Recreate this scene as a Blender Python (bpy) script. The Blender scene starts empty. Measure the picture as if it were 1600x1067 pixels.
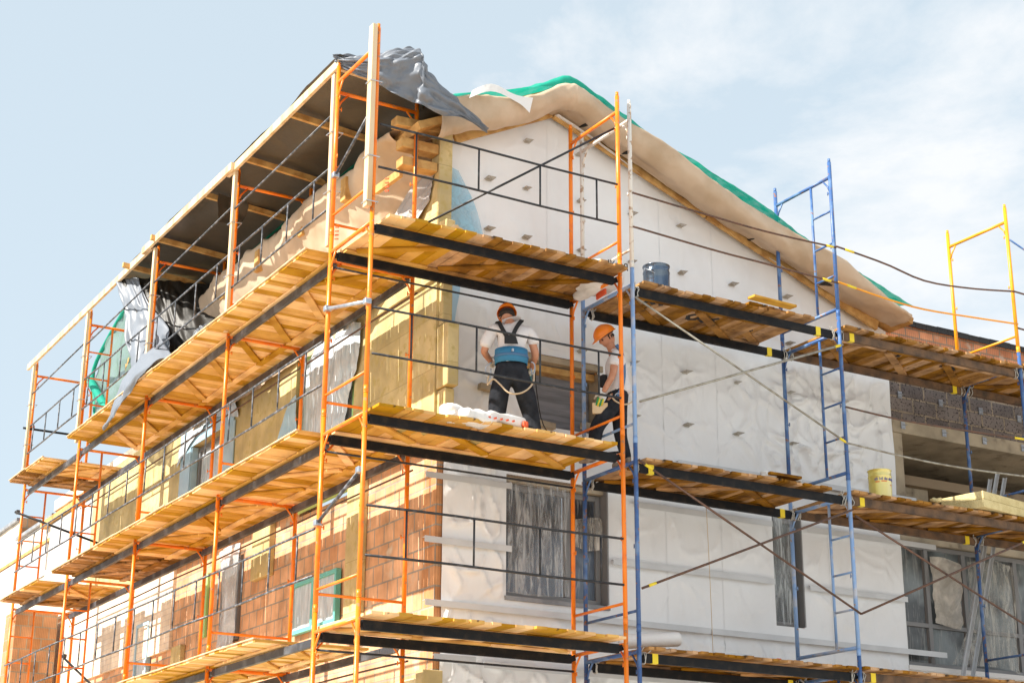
import bpy, bmesh, math, random
from mathutils import Vector, Matrix, noise as mn
PI = math.pi
R = math.radians
random.seed(7)
S = bpy.context.scene
COL = S.collection

# ------------------------------------------------------------ camera, sky, sun, exposure
cd = bpy.data.cameras.new("camera"); cam = bpy.data.objects.new("camera", cd); COL.objects.link(cam)
cr = Vector((0.86215565, -0.50661365, 0.0055004)); cu = Vector((-0.16636119, -0.27282571, 0.94757062)); cf = Vector((0.47855156, 0.81786842, 0.31949907))
cam.matrix_world = Matrix(((cr.x, cu.x, -cf.x, -6.58604), (cr.y, cu.y, -cf.y, -14.06957), (cr.z, cu.z, -cf.z, -2.48308), (0, 0, 0, 1)))
cd.sensor_width = 36; cd.lens = 2590.5 / 1600 * 36
cd.clip_start = .1; cd.clip_end = 3000
S.camera = cam
S.render.resolution_x = 1024; S.render.resolution_y = 682

SUN = Vector((-1.0, 0.05, 0.80)).normalized()      # towards the sun
sl = bpy.data.lights.new("sun", 'SUN'); sl.energy = 5.0; sl.angle = R(.5); sl.color = (1, .94, .84)
so = bpy.data.objects.new("sun", sl); COL.objects.link(so)
so.rotation_euler = SUN.to_track_quat('Z', 'Y').to_euler(); so.location = SUN * 60

W = bpy.data.worlds.new("World"); S.world = W; W.use_nodes = True
wt = W.node_tree; wt.nodes.clear()
def wn(t, **k):
    n = wt.nodes.new(t)
    for a, b in k.items(): setattr(n, a, b)
    return n
sky = wn('ShaderNodeTexSky', sky_type='NISHITA', sun_disc=False, sun_elevation=math.asin(SUN.z), sun_rotation=math.atan2(SUN.x, SUN.y), air_density=1.0, dust_density=2.2, ozone_density=1.0, altitude=100)
tc = wn('ShaderNodeTexCoord'); mp = wn('ShaderNodeMapping'); mp.inputs['Scale'].default_value = (1, 1, 2.1)
n1 = wn('ShaderNodeTexNoise'); n1.inputs['Scale'].default_value = 3.3; n1.inputs['Detail'].default_value = 9; n1.inputs['Roughness'].default_value = .62; n1.inputs['Distortion'].default_value = .25
dt = wn('ShaderNodeVectorMath', operation='DOT_PRODUCT'); dt.inputs[1].default_value = (0.86, -0.51, -0.22)
mr = wn('ShaderNodeMapRange'); mr.inputs[1].default_value = -.16; mr.inputs[2].default_value = .16; mr.inputs[3].default_value = -.20; mr.inputs[4].default_value = .12
ad = wn('ShaderNodeMath', operation='ADD'); rp = wn('ShaderNodeValToRGB')
rp.color_ramp.elements[0].position = .505; rp.color_ramp.elements[0].color = (0, 0, 0, 1); rp.color_ramp.elements[1].position = .655; rp.color_ramp.elements[1].color = (1, 1, 1, 1)
veil = wn('ShaderNodeMixRGB'); veil.inputs[0].default_value = .72; veil.inputs[2].default_value = (4.5, 5.2, 5.55, 1)
mx = wn('ShaderNodeMixRGB'); mx.inputs[2].default_value = (5.25, 5.4, 5.55, 1)
bg = wn('ShaderNodeBackground'); bg.inputs[1].default_value = .10; wo = wn('ShaderNodeOutputWorld')
L = wt.links.new
L(tc.outputs['Generated'], mp.inputs[0]); L(mp.outputs[0], n1.inputs[0]); L(tc.outputs['Generated'], dt.inputs[0]); L(dt.outputs['Value'], mr.inputs[0])
L(n1.outputs[0], ad.inputs[0]); L(mr.outputs[0], ad.inputs[1]); L(ad.outputs[0], rp.inputs[0])
L(sky.outputs[0], veil.inputs[1]); L(veil.outputs[0], mx.inputs[1]); L(rp.outputs[0], mx.inputs[0]); L(mx.outputs[0], bg.inputs[0]); L(bg.outputs[0], wo.inputs[0])
S.view_settings.view_transform = 'Standard'; S.view_settings.look = 'None'; S.view_settings.gamma = 1
S.view_settings.exposure = 0.88
S.render.engine = 'CYCLES'
S.cycles.max_bounces = 8; S.cycles.diffuse_bounces = 5; S.cycles.transparent_max_bounces = 12

# ------------------------------------------------------------ materials
def mat(name, col, rough=.6, metal=0, col2=None, nscale=6, nlo=.4, nhi=.65, bump=0, bscale=30, spec=.5, island=0, stretch=None, coord='Object', ndetail=5, noise2=None):
    m = bpy.data.materials.new(name); m.use_nodes = True; t = m.node_tree; b = t.nodes['Principled BSDF']
    b.inputs['Roughness'].default_value = rough; b.inputs['Metallic'].default_value = metal; b.inputs['Specular IOR Level'].default_value = spec
    tcn = t.nodes.new('ShaderNodeTexCoord'); src = tcn.outputs[coord]
    if stretch:
        mpn = t.nodes.new('ShaderNodeMapping'); mpn.inputs['Scale'].default_value = stretch; t.links.new(src, mpn.inputs[0]); src = mpn.outputs[0]
    cur = None
    rgb = t.nodes.new('ShaderNodeRGB'); rgb.outputs[0].default_value = (*col, 1); cur = rgb.outputs[0]
    if col2:
        n = t.nodes.new('ShaderNodeTexNoise'); n.inputs['Scale'].default_value = nscale; n.inputs['Detail'].default_value = ndetail; t.links.new(src, n.inputs[0])
        r = t.nodes.new('ShaderNodeMapRange'); r.inputs[1].default_value = nlo; r.inputs[2].default_value = nhi; t.links.new(n.outputs[0], r.inputs[0])
        x = t.nodes.new('ShaderNodeMixRGB'); x.inputs[2].default_value = (*col2, 1); t.links.new(cur, x.inputs[1]); t.links.new(r.outputs[0], x.inputs[0]); cur = x.outputs[0]
    if noise2:
        c3, s3, lo3, hi3 = noise2
        n = t.nodes.new('ShaderNodeTexNoise'); n.inputs['Scale'].default_value = s3; n.inputs['Detail'].default_value = 6; t.links.new(src, n.inputs[0])
        r = t.nodes.new('ShaderNodeMapRange'); r.inputs[1].default_value = lo3; r.inputs[2].default_value = hi3; t.links.new(n.outputs[0], r.inputs[0])
        x = t.nodes.new('ShaderNodeMixRGB'); x.inputs[2].default_value = (*c3, 1); t.links.new(cur, x.inputs[1]); t.links.new(r.outputs[0], x.inputs[0]); cur = x.outputs[0]
    if island:
        g = t.nodes.new('ShaderNodeNewGeometry'); hs = t.nodes.new('ShaderNodeHueSaturation')
        oi = t.nodes.new('ShaderNodeObjectInfo'); a0 = t.nodes.new('ShaderNodeMath'); a0.operation = 'ADD'; fr = t.nodes.new('ShaderNodeMath'); fr.operation = 'FRACT'
        t.links.new(g.outputs['Random Per Island'], a0.inputs[0]); t.links.new(oi.outputs['Random'], a0.inputs[1]); t.links.new(a0.outputs[0], fr.inputs[0])
        mrn = t.nodes.new('ShaderNodeMapRange'); mrn.inputs[3].default_value = 1 - island; mrn.inputs[4].default_value = 1 + island
        t.links.new(fr.outputs[0], mrn.inputs[0]); t.links.new(mrn.outputs[0], hs.inputs['Value'])
        ml = t.nodes.new('ShaderNodeMath'); ml.operation = 'MULTIPLY_ADD'; ml.inputs[1].default_value = -.45; ml.inputs[2].default_value = 1.18
        t.links.new(fr.outputs[0], ml.inputs[0]); t.links.new(ml.outputs[0], hs.inputs['Saturation'])
        t.links.new(cur, hs.inputs['Color']); cur = hs.outputs[0]
    t.links.new(cur, b.inputs['Base Color'])
    if bump:
        n = t.nodes.new('ShaderNodeTexNoise'); n.inputs['Scale'].default_value = bscale; n.inputs['Detail'].default_value = 4; t.links.new(src, n.inputs[0])
        bm_ = t.nodes.new('ShaderNodeBump'); bm_.inputs['Strength'].default_value = bump; bm_.inputs['Distance'].default_value = .02
        t.links.new(n.outputs[0], bm_.inputs['Height']); t.links.new(bm_.outputs[0], b.inputs['Normal'])
    return m

M = {}
M['orange'] = mat('orange_paint', (.90, .225, .008), .34, col2=(.78, .14, .006), nscale=5, nlo=.5, nhi=.7, noise2=((.34, .20, .13), 22, .63, .70), bump=.12)
M['blue'] = mat('blue_paint', (.045, .115, .30), .4, col2=(.13, .23, .42), nscale=4, nlo=.5, nhi=.6, noise2=((.26, .12, .06), 17, .60, .66), bump=.08)
M['lit_worn_blue'] = mat('sunlit_worn_blue_paint', (.22, .36, .62), .42, col2=(.42, .46, .55), nscale=5, nlo=.5, nhi=.6, noise2=((.42, .25, .14), 15, .62, .68), bump=.08)  # lighter copy of the blue: sunlit tone put into the paint, plus wear
M['white_paint'] = mat('chipped_white_paint', (.72, .67, .6), .5, col2=(.42, .28, .18), nscale=12, nlo=.56, nhi=.62, bump=.1)
M['yellow'] = mat('yellow_tape', (.8, .6, .02), .5)
M['black'] = mat('black_steel', (.006, .007, .009), .6, col2=(.022, .018, .015), nscale=9, nlo=.5, nhi=.7, bump=.15, bscale=60, spec=.25)
M['rail'] = mat('dark_rail_paint', (.012, .014, .018), .45, col2=(.05, .05, .055), nscale=14, nlo=.55, nhi=.65, bump=.1)
M['greyrail'] = mat('grey_rail_paint', (.05, .055, .065), .4, col2=(.18, .18, .2), nscale=14, nlo=.5, nhi=.62, bump=.1)
M['rust'] = mat('rusty_rod', (.13, .06, .035), .65, col2=(.07, .04, .03), nscale=18, bump=.2, bscale=80)
M['greyrod'] = mat('weathered_grey_rod', (.35, .33, .28), .5, col2=(.2, .17, .13), nscale=10)
M['zinc'] = mat('galvanised_steel', (.5, .53, .58), .38, .75, col2=(.36, .39, .44), nscale=12)
M['profile'] = mat('galvanised_profile', (.64, .66, .68), .5, .15, col2=(.56, .58, .6), nscale=3)
M['beamgrey'] = mat('worn_grey_beam', (.045, .045, .05), .5, .2, col2=(.15, .155, .17), nscale=2.5, nlo=.48, nhi=.66, bump=.15)
M['wood'] = mat('fresh_plank', (.74, .42, .095), .7, col2=(.50, .24, .04), nscale=3.0, nlo=.42, nhi=.68, island=.38, stretch=(1, 1, 1), bump=.25, bscale=24, noise2=((.16, .07, .025), 9, .685, .74), spec=.25)
M['woodold'] = mat('old_plank', (.46, .225, .055), .8, col2=(.18, .08, .022), nscale=4, nlo=.4, nhi=.66, island=.42, bump=.4, bscale=30, noise2=((.05, .03, .018), 7, .62, .72), spec=.2)
M['beamwood'] = mat('old_timber_beam', (.17, .095, .05), .8, col2=(.07, .045, .03), nscale=6, bump=.4, bscale=40)
M['timber'] = mat('pale_timber', (.74, .56, .36), .7, col2=(.58, .38, .19), nscale=5, stretch=(1, 1, .15), bump=.2, bscale=30, spec=.25)
M['rafter'] = mat('rafter_timber', (.62, .38, .14), .7, col2=(.42, .22, .07), nscale=7, bump=.3, bscale=40, spec=.25)
M['kraft'] = mat('brown_membrane', (.58, .45, .33), .6, col2=(.46, .34, .23), nscale=2.2, bump=.15, bscale=6, spec=.3)
M['mustard'] = mat('mineral_wool', (.52, .42, .18), .95, col2=(.40, .32, .12), nscale=9, nlo=.35, nhi=.7, bump=.8, bscale=70, spec=.1)
M['cement'] = mat('pale_insulation', (.78, .68, .42), .9, col2=(.7, .58, .33), nscale=6, bump=.4, bscale=60, spec=.1)
M['bluefilm'] = mat('blue_film', (.33, .52, .66), .3, col2=(.42, .6, .72), nscale=4, bump=.4, bscale=9)
M['milky'] = mat('milky_plastic_film', (.62, .68, .72), .22, col2=(.42, .49, .54), nscale=5, stretch=(1, 3, .5), bump=.8, bscale=8, spec=.7)
M['greyfilm'] = mat('grey_roof_film', (.46, .44, .44), .5, col2=(.34, .33, .33), nscale=3, bump=.6, bscale=5)
M['frame'] = mat('dark_window_frame', (.17, .17, .18), .4)
M['frameg'] = mat('grey_window_frame', (.22, .22, .225), .4)
M['bracket'] = mat('bracket_zinc', (.52, .51, .48), .5, .1, col2=(.40, .36, .30), nscale=30)
M['green'] = mat('green_tape', (.35, .6, .22), .5)
M['teal'] = mat('teal_tape', (.14, .50, .46), .5)
M['slabgrey'] = mat('grey_block_opening', (.26, .26, .28), .8, col2=(.16, .16, .175), nscale=4, stretch=(.5, 1, 5), bump=.4)
M['panelgrey'] = mat('grey_board', (.5, .49, .49), .7, col2=(.42, .41, .42), nscale=3)
M['flash'] = mat('roof_flashing', (.2, .21, .23), .45, col2=(.3, .31, .33), nscale=6)
M['bitumen'] = mat('black_bitumen', (.012, .012, .013), .6, bump=.3)
M['concrete'] = mat('concrete', (.47, .39, .28), .85, col2=(.3, .25, .18), nscale=2.5, bump=.3, bscale=25, noise2=((.18, .14, .1), 5, .6, .75))
M['dark'] = mat('dark_room', (.03, .027, .024), .8)
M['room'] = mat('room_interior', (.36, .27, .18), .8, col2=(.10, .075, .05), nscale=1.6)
M['plaster'] = mat('pale_render', (.74, .68, .60), .85, col2=(.68, .6, .5), nscale=3, bump=.1)
M['ground'] = mat('sandy_ground', (.52, .49, .445), .95, col2=(.45, .42, .375), nscale=.4, bump=.4, bscale=3)
M['helmet'] = mat('orange_helmet', (.85, .22, .015), .32, spec=.5)
M['skin'] = mat('skin', (.55, .27, .17), .55, col2=(.48, .21, .12), nscale=14, spec=.35)
M['shirt'] = mat('white_tshirt', (.72, .69, .70), .9, bump=.5, bscale=14, spec=.15)
M['trousers'] = mat('black_work_trousers', (.014, .016, .022), .85, col2=(.03, .033, .042), nscale=9, bump=.6, bscale=12, spec=.2)
M['beltblue'] = mat('blue_belt', (.03, .19, .36), .7, bump=.3, bscale=40)
M['strapblue'] = mat('blue_harness', (.07, .16, .30), .7)
M['strap'] = mat('black_strap', (.012, .012, .014), .7)
M['glove'] = mat('white_glove', (.66, .6, .5), .9, bump=.5, bscale=60)
M['gloveg'] = mat('green_glove', (.03, .30, .10), .7); M['glovey'] = mat('yellow_glove', (.75, .62, .05), .7)
M['rope'] = mat('rope', (.62, .48, .33), .9, bump=.5, bscale=90)
M['boot'] = mat('worn_boot', (.12, .08, .06), .8, col2=(.3, .24, .18), nscale=12)
M['hair'] = mat('dark_hair', (.03, .02, .015), .8)
M['tealtool'] = mat('teal_tool_plastic', (.01, .13, .13), .4)
M['sack'] = mat('white_woven_sack', (.80, .77, .74), .6, col2=(.72, .68, .64), nscale=5, bump=.5, bscale=12)
M['red'] = mat('red_print', (.72, .10, .03), .6)
M['ink'] = mat('black_ink', (.015, .013, .013), .7)
M['bucketgrey'] = mat('shiny_tin', (.20, .26, .34), .16, .9, col2=(.07, .10, .15), nscale=3, stretch=(1, 1, .2))
M['bucketyellow'] = mat('yellow_tin', (.80, .66, .16), .25, .35, col2=(.86, .76, .36), nscale=3, stretch=(1, 1, .2))
M['navy'] = mat('navy_print', (.05, .05, .32), .4)
M['woolpale'] = mat('pale_mineral_wool', (.72, .60, .32), .95, col2=(.62, .5, .25), nscale=9, bump=.7, bscale=60, spec=.1)
M['rollwhite'] = mat('white_roll', (.8, .78, .76), .6, bump=.3, bscale=20)
M['yellowpost'] = mat('yellow_orange_paint', (.85, .36, .01), .38, col2=(.75, .28, .01), nscale=5, bump=.08)

def glass_mat(name, tint, film):
    m = bpy.data.materials.new(name); m.use_nodes = True; t = m.node_tree; b = t.nodes['Principled BSDF']
    tcn = t.nodes.new('ShaderNodeTexCoord'); mpn = t.nodes.new('ShaderNodeMapping'); mpn.inputs['Scale'].default_value = (9, 9, .9); mpn.inputs['Rotation'].default_value = (0, R(12), 0)
    n = t.nodes.new('ShaderNodeTexNoise'); n.inputs['Scale'].default_value = 2.2; n.inputs['Detail'].default_value = 8; n.inputs['Roughness'].default_value = .62; n.inputs['Distortion'].default_value = 1.4
    r = t.nodes.new('ShaderNodeMapRange'); r.inputs[1].default_value = .53; r.inputs[2].default_value = .74; r.inputs[3].default_value = .04; r.inputs[4].default_value = film
    x = t.nodes.new('ShaderNodeMixRGB'); x.inputs[1].default_value = (*tint, 1); x.inputs[2].default_value = (.62, .60, .57, 1)
    big = t.nodes.new('ShaderNodeTexNoise'); big.inputs['Scale'].default_value = 1.7; big.inputs['Detail'].default_value = 3
    mb = t.nodes.new('ShaderNodeMixRGB'); mb.inputs[1].default_value = (*[c * .35 for c in tint], 1); mb.inputs[2].default_value = (*[min(1, c * 2.2) for c in tint], 1)
    rb = t.nodes.new('ShaderNodeMapRange'); rb.inputs[1].default_value = .42; rb.inputs[2].default_value = .58
    t.links.new(tcn.outputs['Object'], mpn.inputs[0]); t.links.new(mpn.outputs[0], n.inputs[0]); t.links.new(n.outputs[0], r.inputs[0]); t.links.new(tcn.outputs['Object'], big.inputs[0])
    t.links.new(big.outputs[0], rb.inputs[0]); t.links.new(rb.outputs[0], mb.inputs[0]); t.links.new(mb.outputs[0], x.inputs[1]); t.links.new(r.outputs[0], x.inputs[0]); t.links.new(x.outputs[0], b.inputs['Base Color'])
    bu = t.nodes.new('ShaderNodeBump'); bu.inputs['Strength'].default_value = .22; bu.inputs['Distance'].default_value = .03; t.links.new(n.outputs[0], bu.inputs['Height']); t.links.new(bu.outputs[0], b.inputs['Normal'])
    b.inputs['Roughness'].default_value = .12; b.inputs['Specular IOR Level'].default_value = .8
    return m
M['glass'] = glass_mat('filmed_dark_glass', (.035, .05, .075), .45)
M['glass2'] = glass_mat('filmed_pale_glass', (.08, .095, .10), .5)

def brick_mat(name, c1, c2, mortar, bw, bh, axis, ribs=0, ms=.012, bump=.5, patch=None):
    m = bpy.data.materials.new(name); m.use_nodes = True; t = m.node_tree; b = t.nodes['Principled BSDF']; b.inputs['Roughness'].default_value = .85; b.inputs['Specular IOR Level'].default_value = .2
    tcn = t.nodes.new('ShaderNodeTexCoord'); sp = t.nodes.new('ShaderNodeSeparateXYZ'); cb = t.nodes.new('ShaderNodeCombineXYZ')
    t.links.new(tcn.outputs['Object'], sp.inputs[0]); sm_ = t.nodes.new('ShaderNodeMath'); sm_.operation = 'ADD'; t.links.new(sp.outputs['X'], sm_.inputs[0]); t.links.new(sp.outputs['Y'], sm_.inputs[1]); t.links.new(sm_.outputs[0], cb.inputs[0]); t.links.new(sp.outputs['Z'], cb.inputs[1])
    br = t.nodes.new('ShaderNodeTexBrick'); br.inputs['Scale'].default_value = 1; br.inputs['Brick Width'].default_value = bw; br.inputs['Row Height'].default_value = bh; br.inputs['Mortar Size'].default_value = ms; br.inputs['Mortar Smooth'].default_value = .3
    br.inputs['Color1'].default_value = (*c1, 1); br.inputs['Color2'].default_value = (*c2, 1); br.inputs['Mortar'].default_value = (*mortar, 1); br.inputs['Bias'].default_value = 0
    t.links.new(cb.outputs[0], br.inputs[0]); cur = br.outputs['Color']
    n = t.nodes.new('ShaderNodeTexNoise'); n.inputs['Scale'].default_value = 3; n.inputs['Detail'].default_value = 6; t.links.new(tcn.outputs['Object'], n.inputs[0])
    mr2 = t.nodes.new('ShaderNodeMapRange'); mr2.inputs[1].default_value = .3; mr2.inputs[2].default_value = .7; mr2.inputs[3].default_value = .72; mr2.inputs[4].default_value = 1.22; t.links.new(n.outputs[0], mr2.inputs[0])
    mu = t.nodes.new('ShaderNodeMixRGB'); mu.blend_type = 'MULTIPLY'; mu.inputs[0].default_value = 1; t.links.new(cur, mu.inputs[1]); t.links.new(mr2.outputs[0], mu.inputs[2]); cur = mu.outputs[0]
    h = br.outputs['Fac']
    inv = t.nodes.new('ShaderNodeMath'); inv.operation = 'SUBTRACT'; inv.inputs[0].default_value = 1; t.links.new(h, inv.inputs[1]); hh = inv.outputs[0]
    if ribs:
        mu3 = t.nodes.new('ShaderNodeMath'); mu3.operation = 'MULTIPLY'; mu3.inputs[1].default_value = 2 * PI / ribs; t.links.new(sm_.outputs[0], mu3.inputs[0])
        sn = t.nodes.new('ShaderNodeMath'); sn.operation = 'SINE'; t.links.new(mu3.outputs[0], sn.inputs[0])
        pw = t.nodes.new('ShaderNodeMapRange'); pw.inputs[1].default_value = .35; pw.inputs[2].default_value = .95; pw.inputs[3].default_value = 1; pw.inputs[4].default_value = .78; t.links.new(sn.outputs[0], pw.inputs[0])
        mm = t.nodes.new('ShaderNodeMixRGB'); mm.blend_type = 'MULTIPLY'; mm.inputs[0].default_value = 1; t.links.new(cur, mm.inputs[1]); t.links.new(pw.outputs[0], mm.inputs[2]); cur = mm.outputs[0]
        ml = t.nodes.new('ShaderNodeMath'); ml.operation = 'MULTIPLY'; t.links.new(pw.outputs[0], ml.inputs[0]); t.links.new(hh, ml.inputs[1]); hh = ml.outputs[0]
    if patch:
        pc, ps, plo, phi = patch
        n2 = t.nodes.new('ShaderNodeTexNoise'); n2.inputs['Scale'].default_value = ps; n2.inputs['Detail'].default_value = 7; t.links.new(tcn.outputs['Object'], n2.inputs[0])
        r2 = t.nodes.new('ShaderNodeMapRange'); r2.inputs[1].default_value = plo; r2.inputs[2].default_value = phi; t.links.new(n2.outputs[0], r2.inputs[0])
        x2 = t.nodes.new('ShaderNodeMixRGB'); x2.inputs[2].default_value = (*pc, 1); t.links.new(r2.outputs[0], x2.inputs[0]); t.links.new(cur, x2.inputs[1]); cur = x2.outputs[0]
    t.links.new(cur, b.inputs['Base Color'])
    bu = t.nodes.new('ShaderNodeBump'); bu.inputs['Strength'].default_value = bump; bu.inputs['Distance'].default_value = .015; t.links.new(hh, bu.inputs['Height']); t.links.new(bu.outputs[0], b.inputs['Normal'])
    return m
M['brickL'] = brick_mat('ribbed_clay_block_left', (.80, .48, .29), (.64, .34, .18), (.38, .32, .26), .25, .22, 'Y', .036, patch=((.62, .5, .38), 2.3, .62, .7))
M['brickG'] = brick_mat('ribbed_clay_block_gable', (.68, .36, .18), (.54, .24, .10), (.38, .32, .26), .25, .22, 'X', .036)
M['brickT'] = brick_mat('ribbed_clay_block_parapet', (.82, .40, .23), (.56, .24, .13), (.34, .27, .21), .25, .12, 'X', .036, patch=((.55, .45, .36), 3.5, .57, .66))
M['brickF'] = brick_mat('pale_facing_brick', (.80, .70, .58), (.76, .64, .5), (.62, .54, .46), .26, .085, 'Y', 0, ms=.006, bump=.3)
M['brickP'] = brick_mat('pier_brick', (.55, .30, .16), (.40, .19, .08), (.35, .28, .2), .25, .2, 'X', .03)
M['cinder'] = brick_mat('grey_cinder_block', (.22, .185, .17), (.12, .10, .095), (.30, .24, .18), .42, .2, 'X', 0, ms=.016, bump=1.0, patch=((.06, .05, .05), 34, .56, .60))
M['wool'] = brick_mat('mineral_wool_slabs', (.58, .47, .25), (.53, .42, .21), (.36, .28, .13), 1.2, .6, 'Y', 0, ms=.004, bump=.25, patch=((.46, .36, .14), 12, .5, .7))
M['pale_wool'] = brick_mat('pale_wool_slabs', (.74, .63, .38), (.70, .58, .33), (.5, .4, .2), 1.0, .6, 'Y', 0, ms=.006, bump=.35)

# white breather membrane: slightly glossy woven film
def membrane_mat():
    m = mat('white_breather_membrane', (.85, .865, .885), .27, col2=(.80, .805, .815), nscale=1.3, spec=.6)
    t = m.node_tree; b = t.nodes['Principled BSDF']; tcn = t.nodes.new('ShaderNodeTexCoord')
    mpn = t.nodes.new('ShaderNodeMapping'); mpn.inputs['Scale'].default_value = (1, 1, .6); t.links.new(tcn.outputs['Object'], mpn.inputs[0])
    n = t.nodes.new('ShaderNodeTexNoise'); n.inputs['Scale'].default_value = 3.2; n.inputs['Detail'].default_value = 4; n.inputs['Distortion'].default_value = .8; t.links.new(mpn.outputs[0], n.inputs[0])
    bu = t.nodes.new('ShaderNodeBump'); bu.inputs['Strength'].default_value = .22; bu.inputs['Distance'].default_value = .04; t.links.new(n.outputs[0], bu.inputs['Height']); t.links.new(bu.outputs[0], b.inputs['Normal'])
    return m
M['membrane'] = membrane_mat()

def two_sided(name, front, back, rough=.4, bump=.4, bscale=7):
    m = mat(name, front, rough, bump=bump, bscale=bscale, spec=.5); t = m.node_tree; b = t.nodes['Principled BSDF']
    g = t.nodes.new('ShaderNodeNewGeometry'); x = t.nodes.new('ShaderNodeMixRGB'); x.inputs[1].default_value = (*front, 1); x.inputs[2].default_value = (*back, 1)
    t.links.new(g.outputs['Backfacing'], x.inputs[0]); t.links.new(x.outputs[0], b.inputs['Base Color'])
    return m
M['tarp'] = two_sided('silver_and_dark_tarpaulin', (.17, .19, .225), (.075, .064, .05), .42, .5, 4)
M['tarpshade'] = mat('shaded_tarpaulin', (.025, .023, .02), .5, bump=.6, bscale=5)  # dark copy of the tarp colour, standing in for shade inside the canopy

def net_mat(name, col, dens):
    m = bpy.data.materials.new(name); m.use_nodes = True; t = m.node_tree; b = t.nodes['Principled BSDF']; b.inputs['Base Color'].default_value = (*col, 1); b.inputs['Roughness'].default_value = .6
    out = t.nodes['Material Output']; tr = t.nodes.new('ShaderNodeBsdfTransparent'); mxs = t.nodes.new('ShaderNodeMixShader'); tl = t.nodes.new('ShaderNodeBsdfTranslucent'); tl.inputs[0].default_value = (*col, 1)
    m2 = t.nodes.new('ShaderNodeMixShader'); m2.inputs[0].default_value = .35
    tcn = t.nodes.new('ShaderNodeTexCoord'); n = t.nodes.new('ShaderNodeTexNoise'); n.inputs['Scale'].default_value = 8; n.inputs['Detail'].default_value = 6
    r = t.nodes.new('ShaderNodeMapRange'); r.inputs[1].default_value = .35; r.inputs[2].default_value = .65; r.inputs[3].default_value = dens[0]; r.inputs[4].default_value = dens[1]
    t.links.new(tcn.outputs['Object'], n.inputs[0]); t.links.new(n.outputs[0], r.inputs[0]); t.links.new(r.outputs[0], mxs.inputs[0])
    t.links.new(b.outputs[0], m2.inputs[1]); t.links.new(tl.outputs[0], m2.inputs[2]); t.links.new(tr.outputs[0], mxs.inputs[1]); t.links.new(m2.outputs[0], mxs.inputs[2]); t.links.new(mxs.outputs[0], out.inputs[0])
    return m
M['net'] = net_mat('green_debris_net', (.17, .27, .23), (.65, .95)); M['netroof'] = net_mat('bright_green_net', (.01, .42, .30), (.85, 1.0))
def film_mat(name, col, a, rough=.15):
    m = bpy.data.materials.new(name); m.use_nodes = True; t = m.node_tree; b = t.nodes['Principled BSDF']; b.inputs['Base Color'].default_value = (*col, 1); b.inputs['Roughness'].default_value = rough
    tcn = t.nodes.new('ShaderNodeTexCoord'); n = t.nodes.new('ShaderNodeTexNoise'); n.inputs['Scale'].default_value = 3; n.inputs['Detail'].default_value = 7; n.inputs['Distortion'].default_value = .7; n.inputs['Roughness'].default_value = .65
    mpn = t.nodes.new('ShaderNodeMapping'); mpn.inputs['Scale'].default_value = (5, 5, .55) if a < .6 else (1.6, 1.6, 1.6); mpn.inputs['Rotation'].default_value = (0, R(9), 0)
    bu = t.nodes.new('ShaderNodeBump'); bu.inputs['Strength'].default_value = .6; bu.inputs['Distance'].default_value = .04
    r = t.nodes.new('ShaderNodeMapRange'); r.inputs[1].default_value = .45; r.inputs[2].default_value = .68; r.inputs[3].default_value = a * (.35 if a < .6 else .8); r.inputs[4].default_value = min(1, a * 2.2)
    t.links.new(tcn.outputs['Object'], mpn.inputs[0]); t.links.new(mpn.outputs[0], n.inputs[0]); t.links.new(n.outputs[0], bu.inputs['Height']); t.links.new(bu.outputs[0], b.inputs['Normal']); t.links.new(n.outputs[0], r.inputs[0]); t.links.new(r.outputs[0], b.inputs['Alpha'])
    return m
M['clearblue'] = film_mat('translucent_blue_film', (.30, .56, .72), .72)

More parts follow.
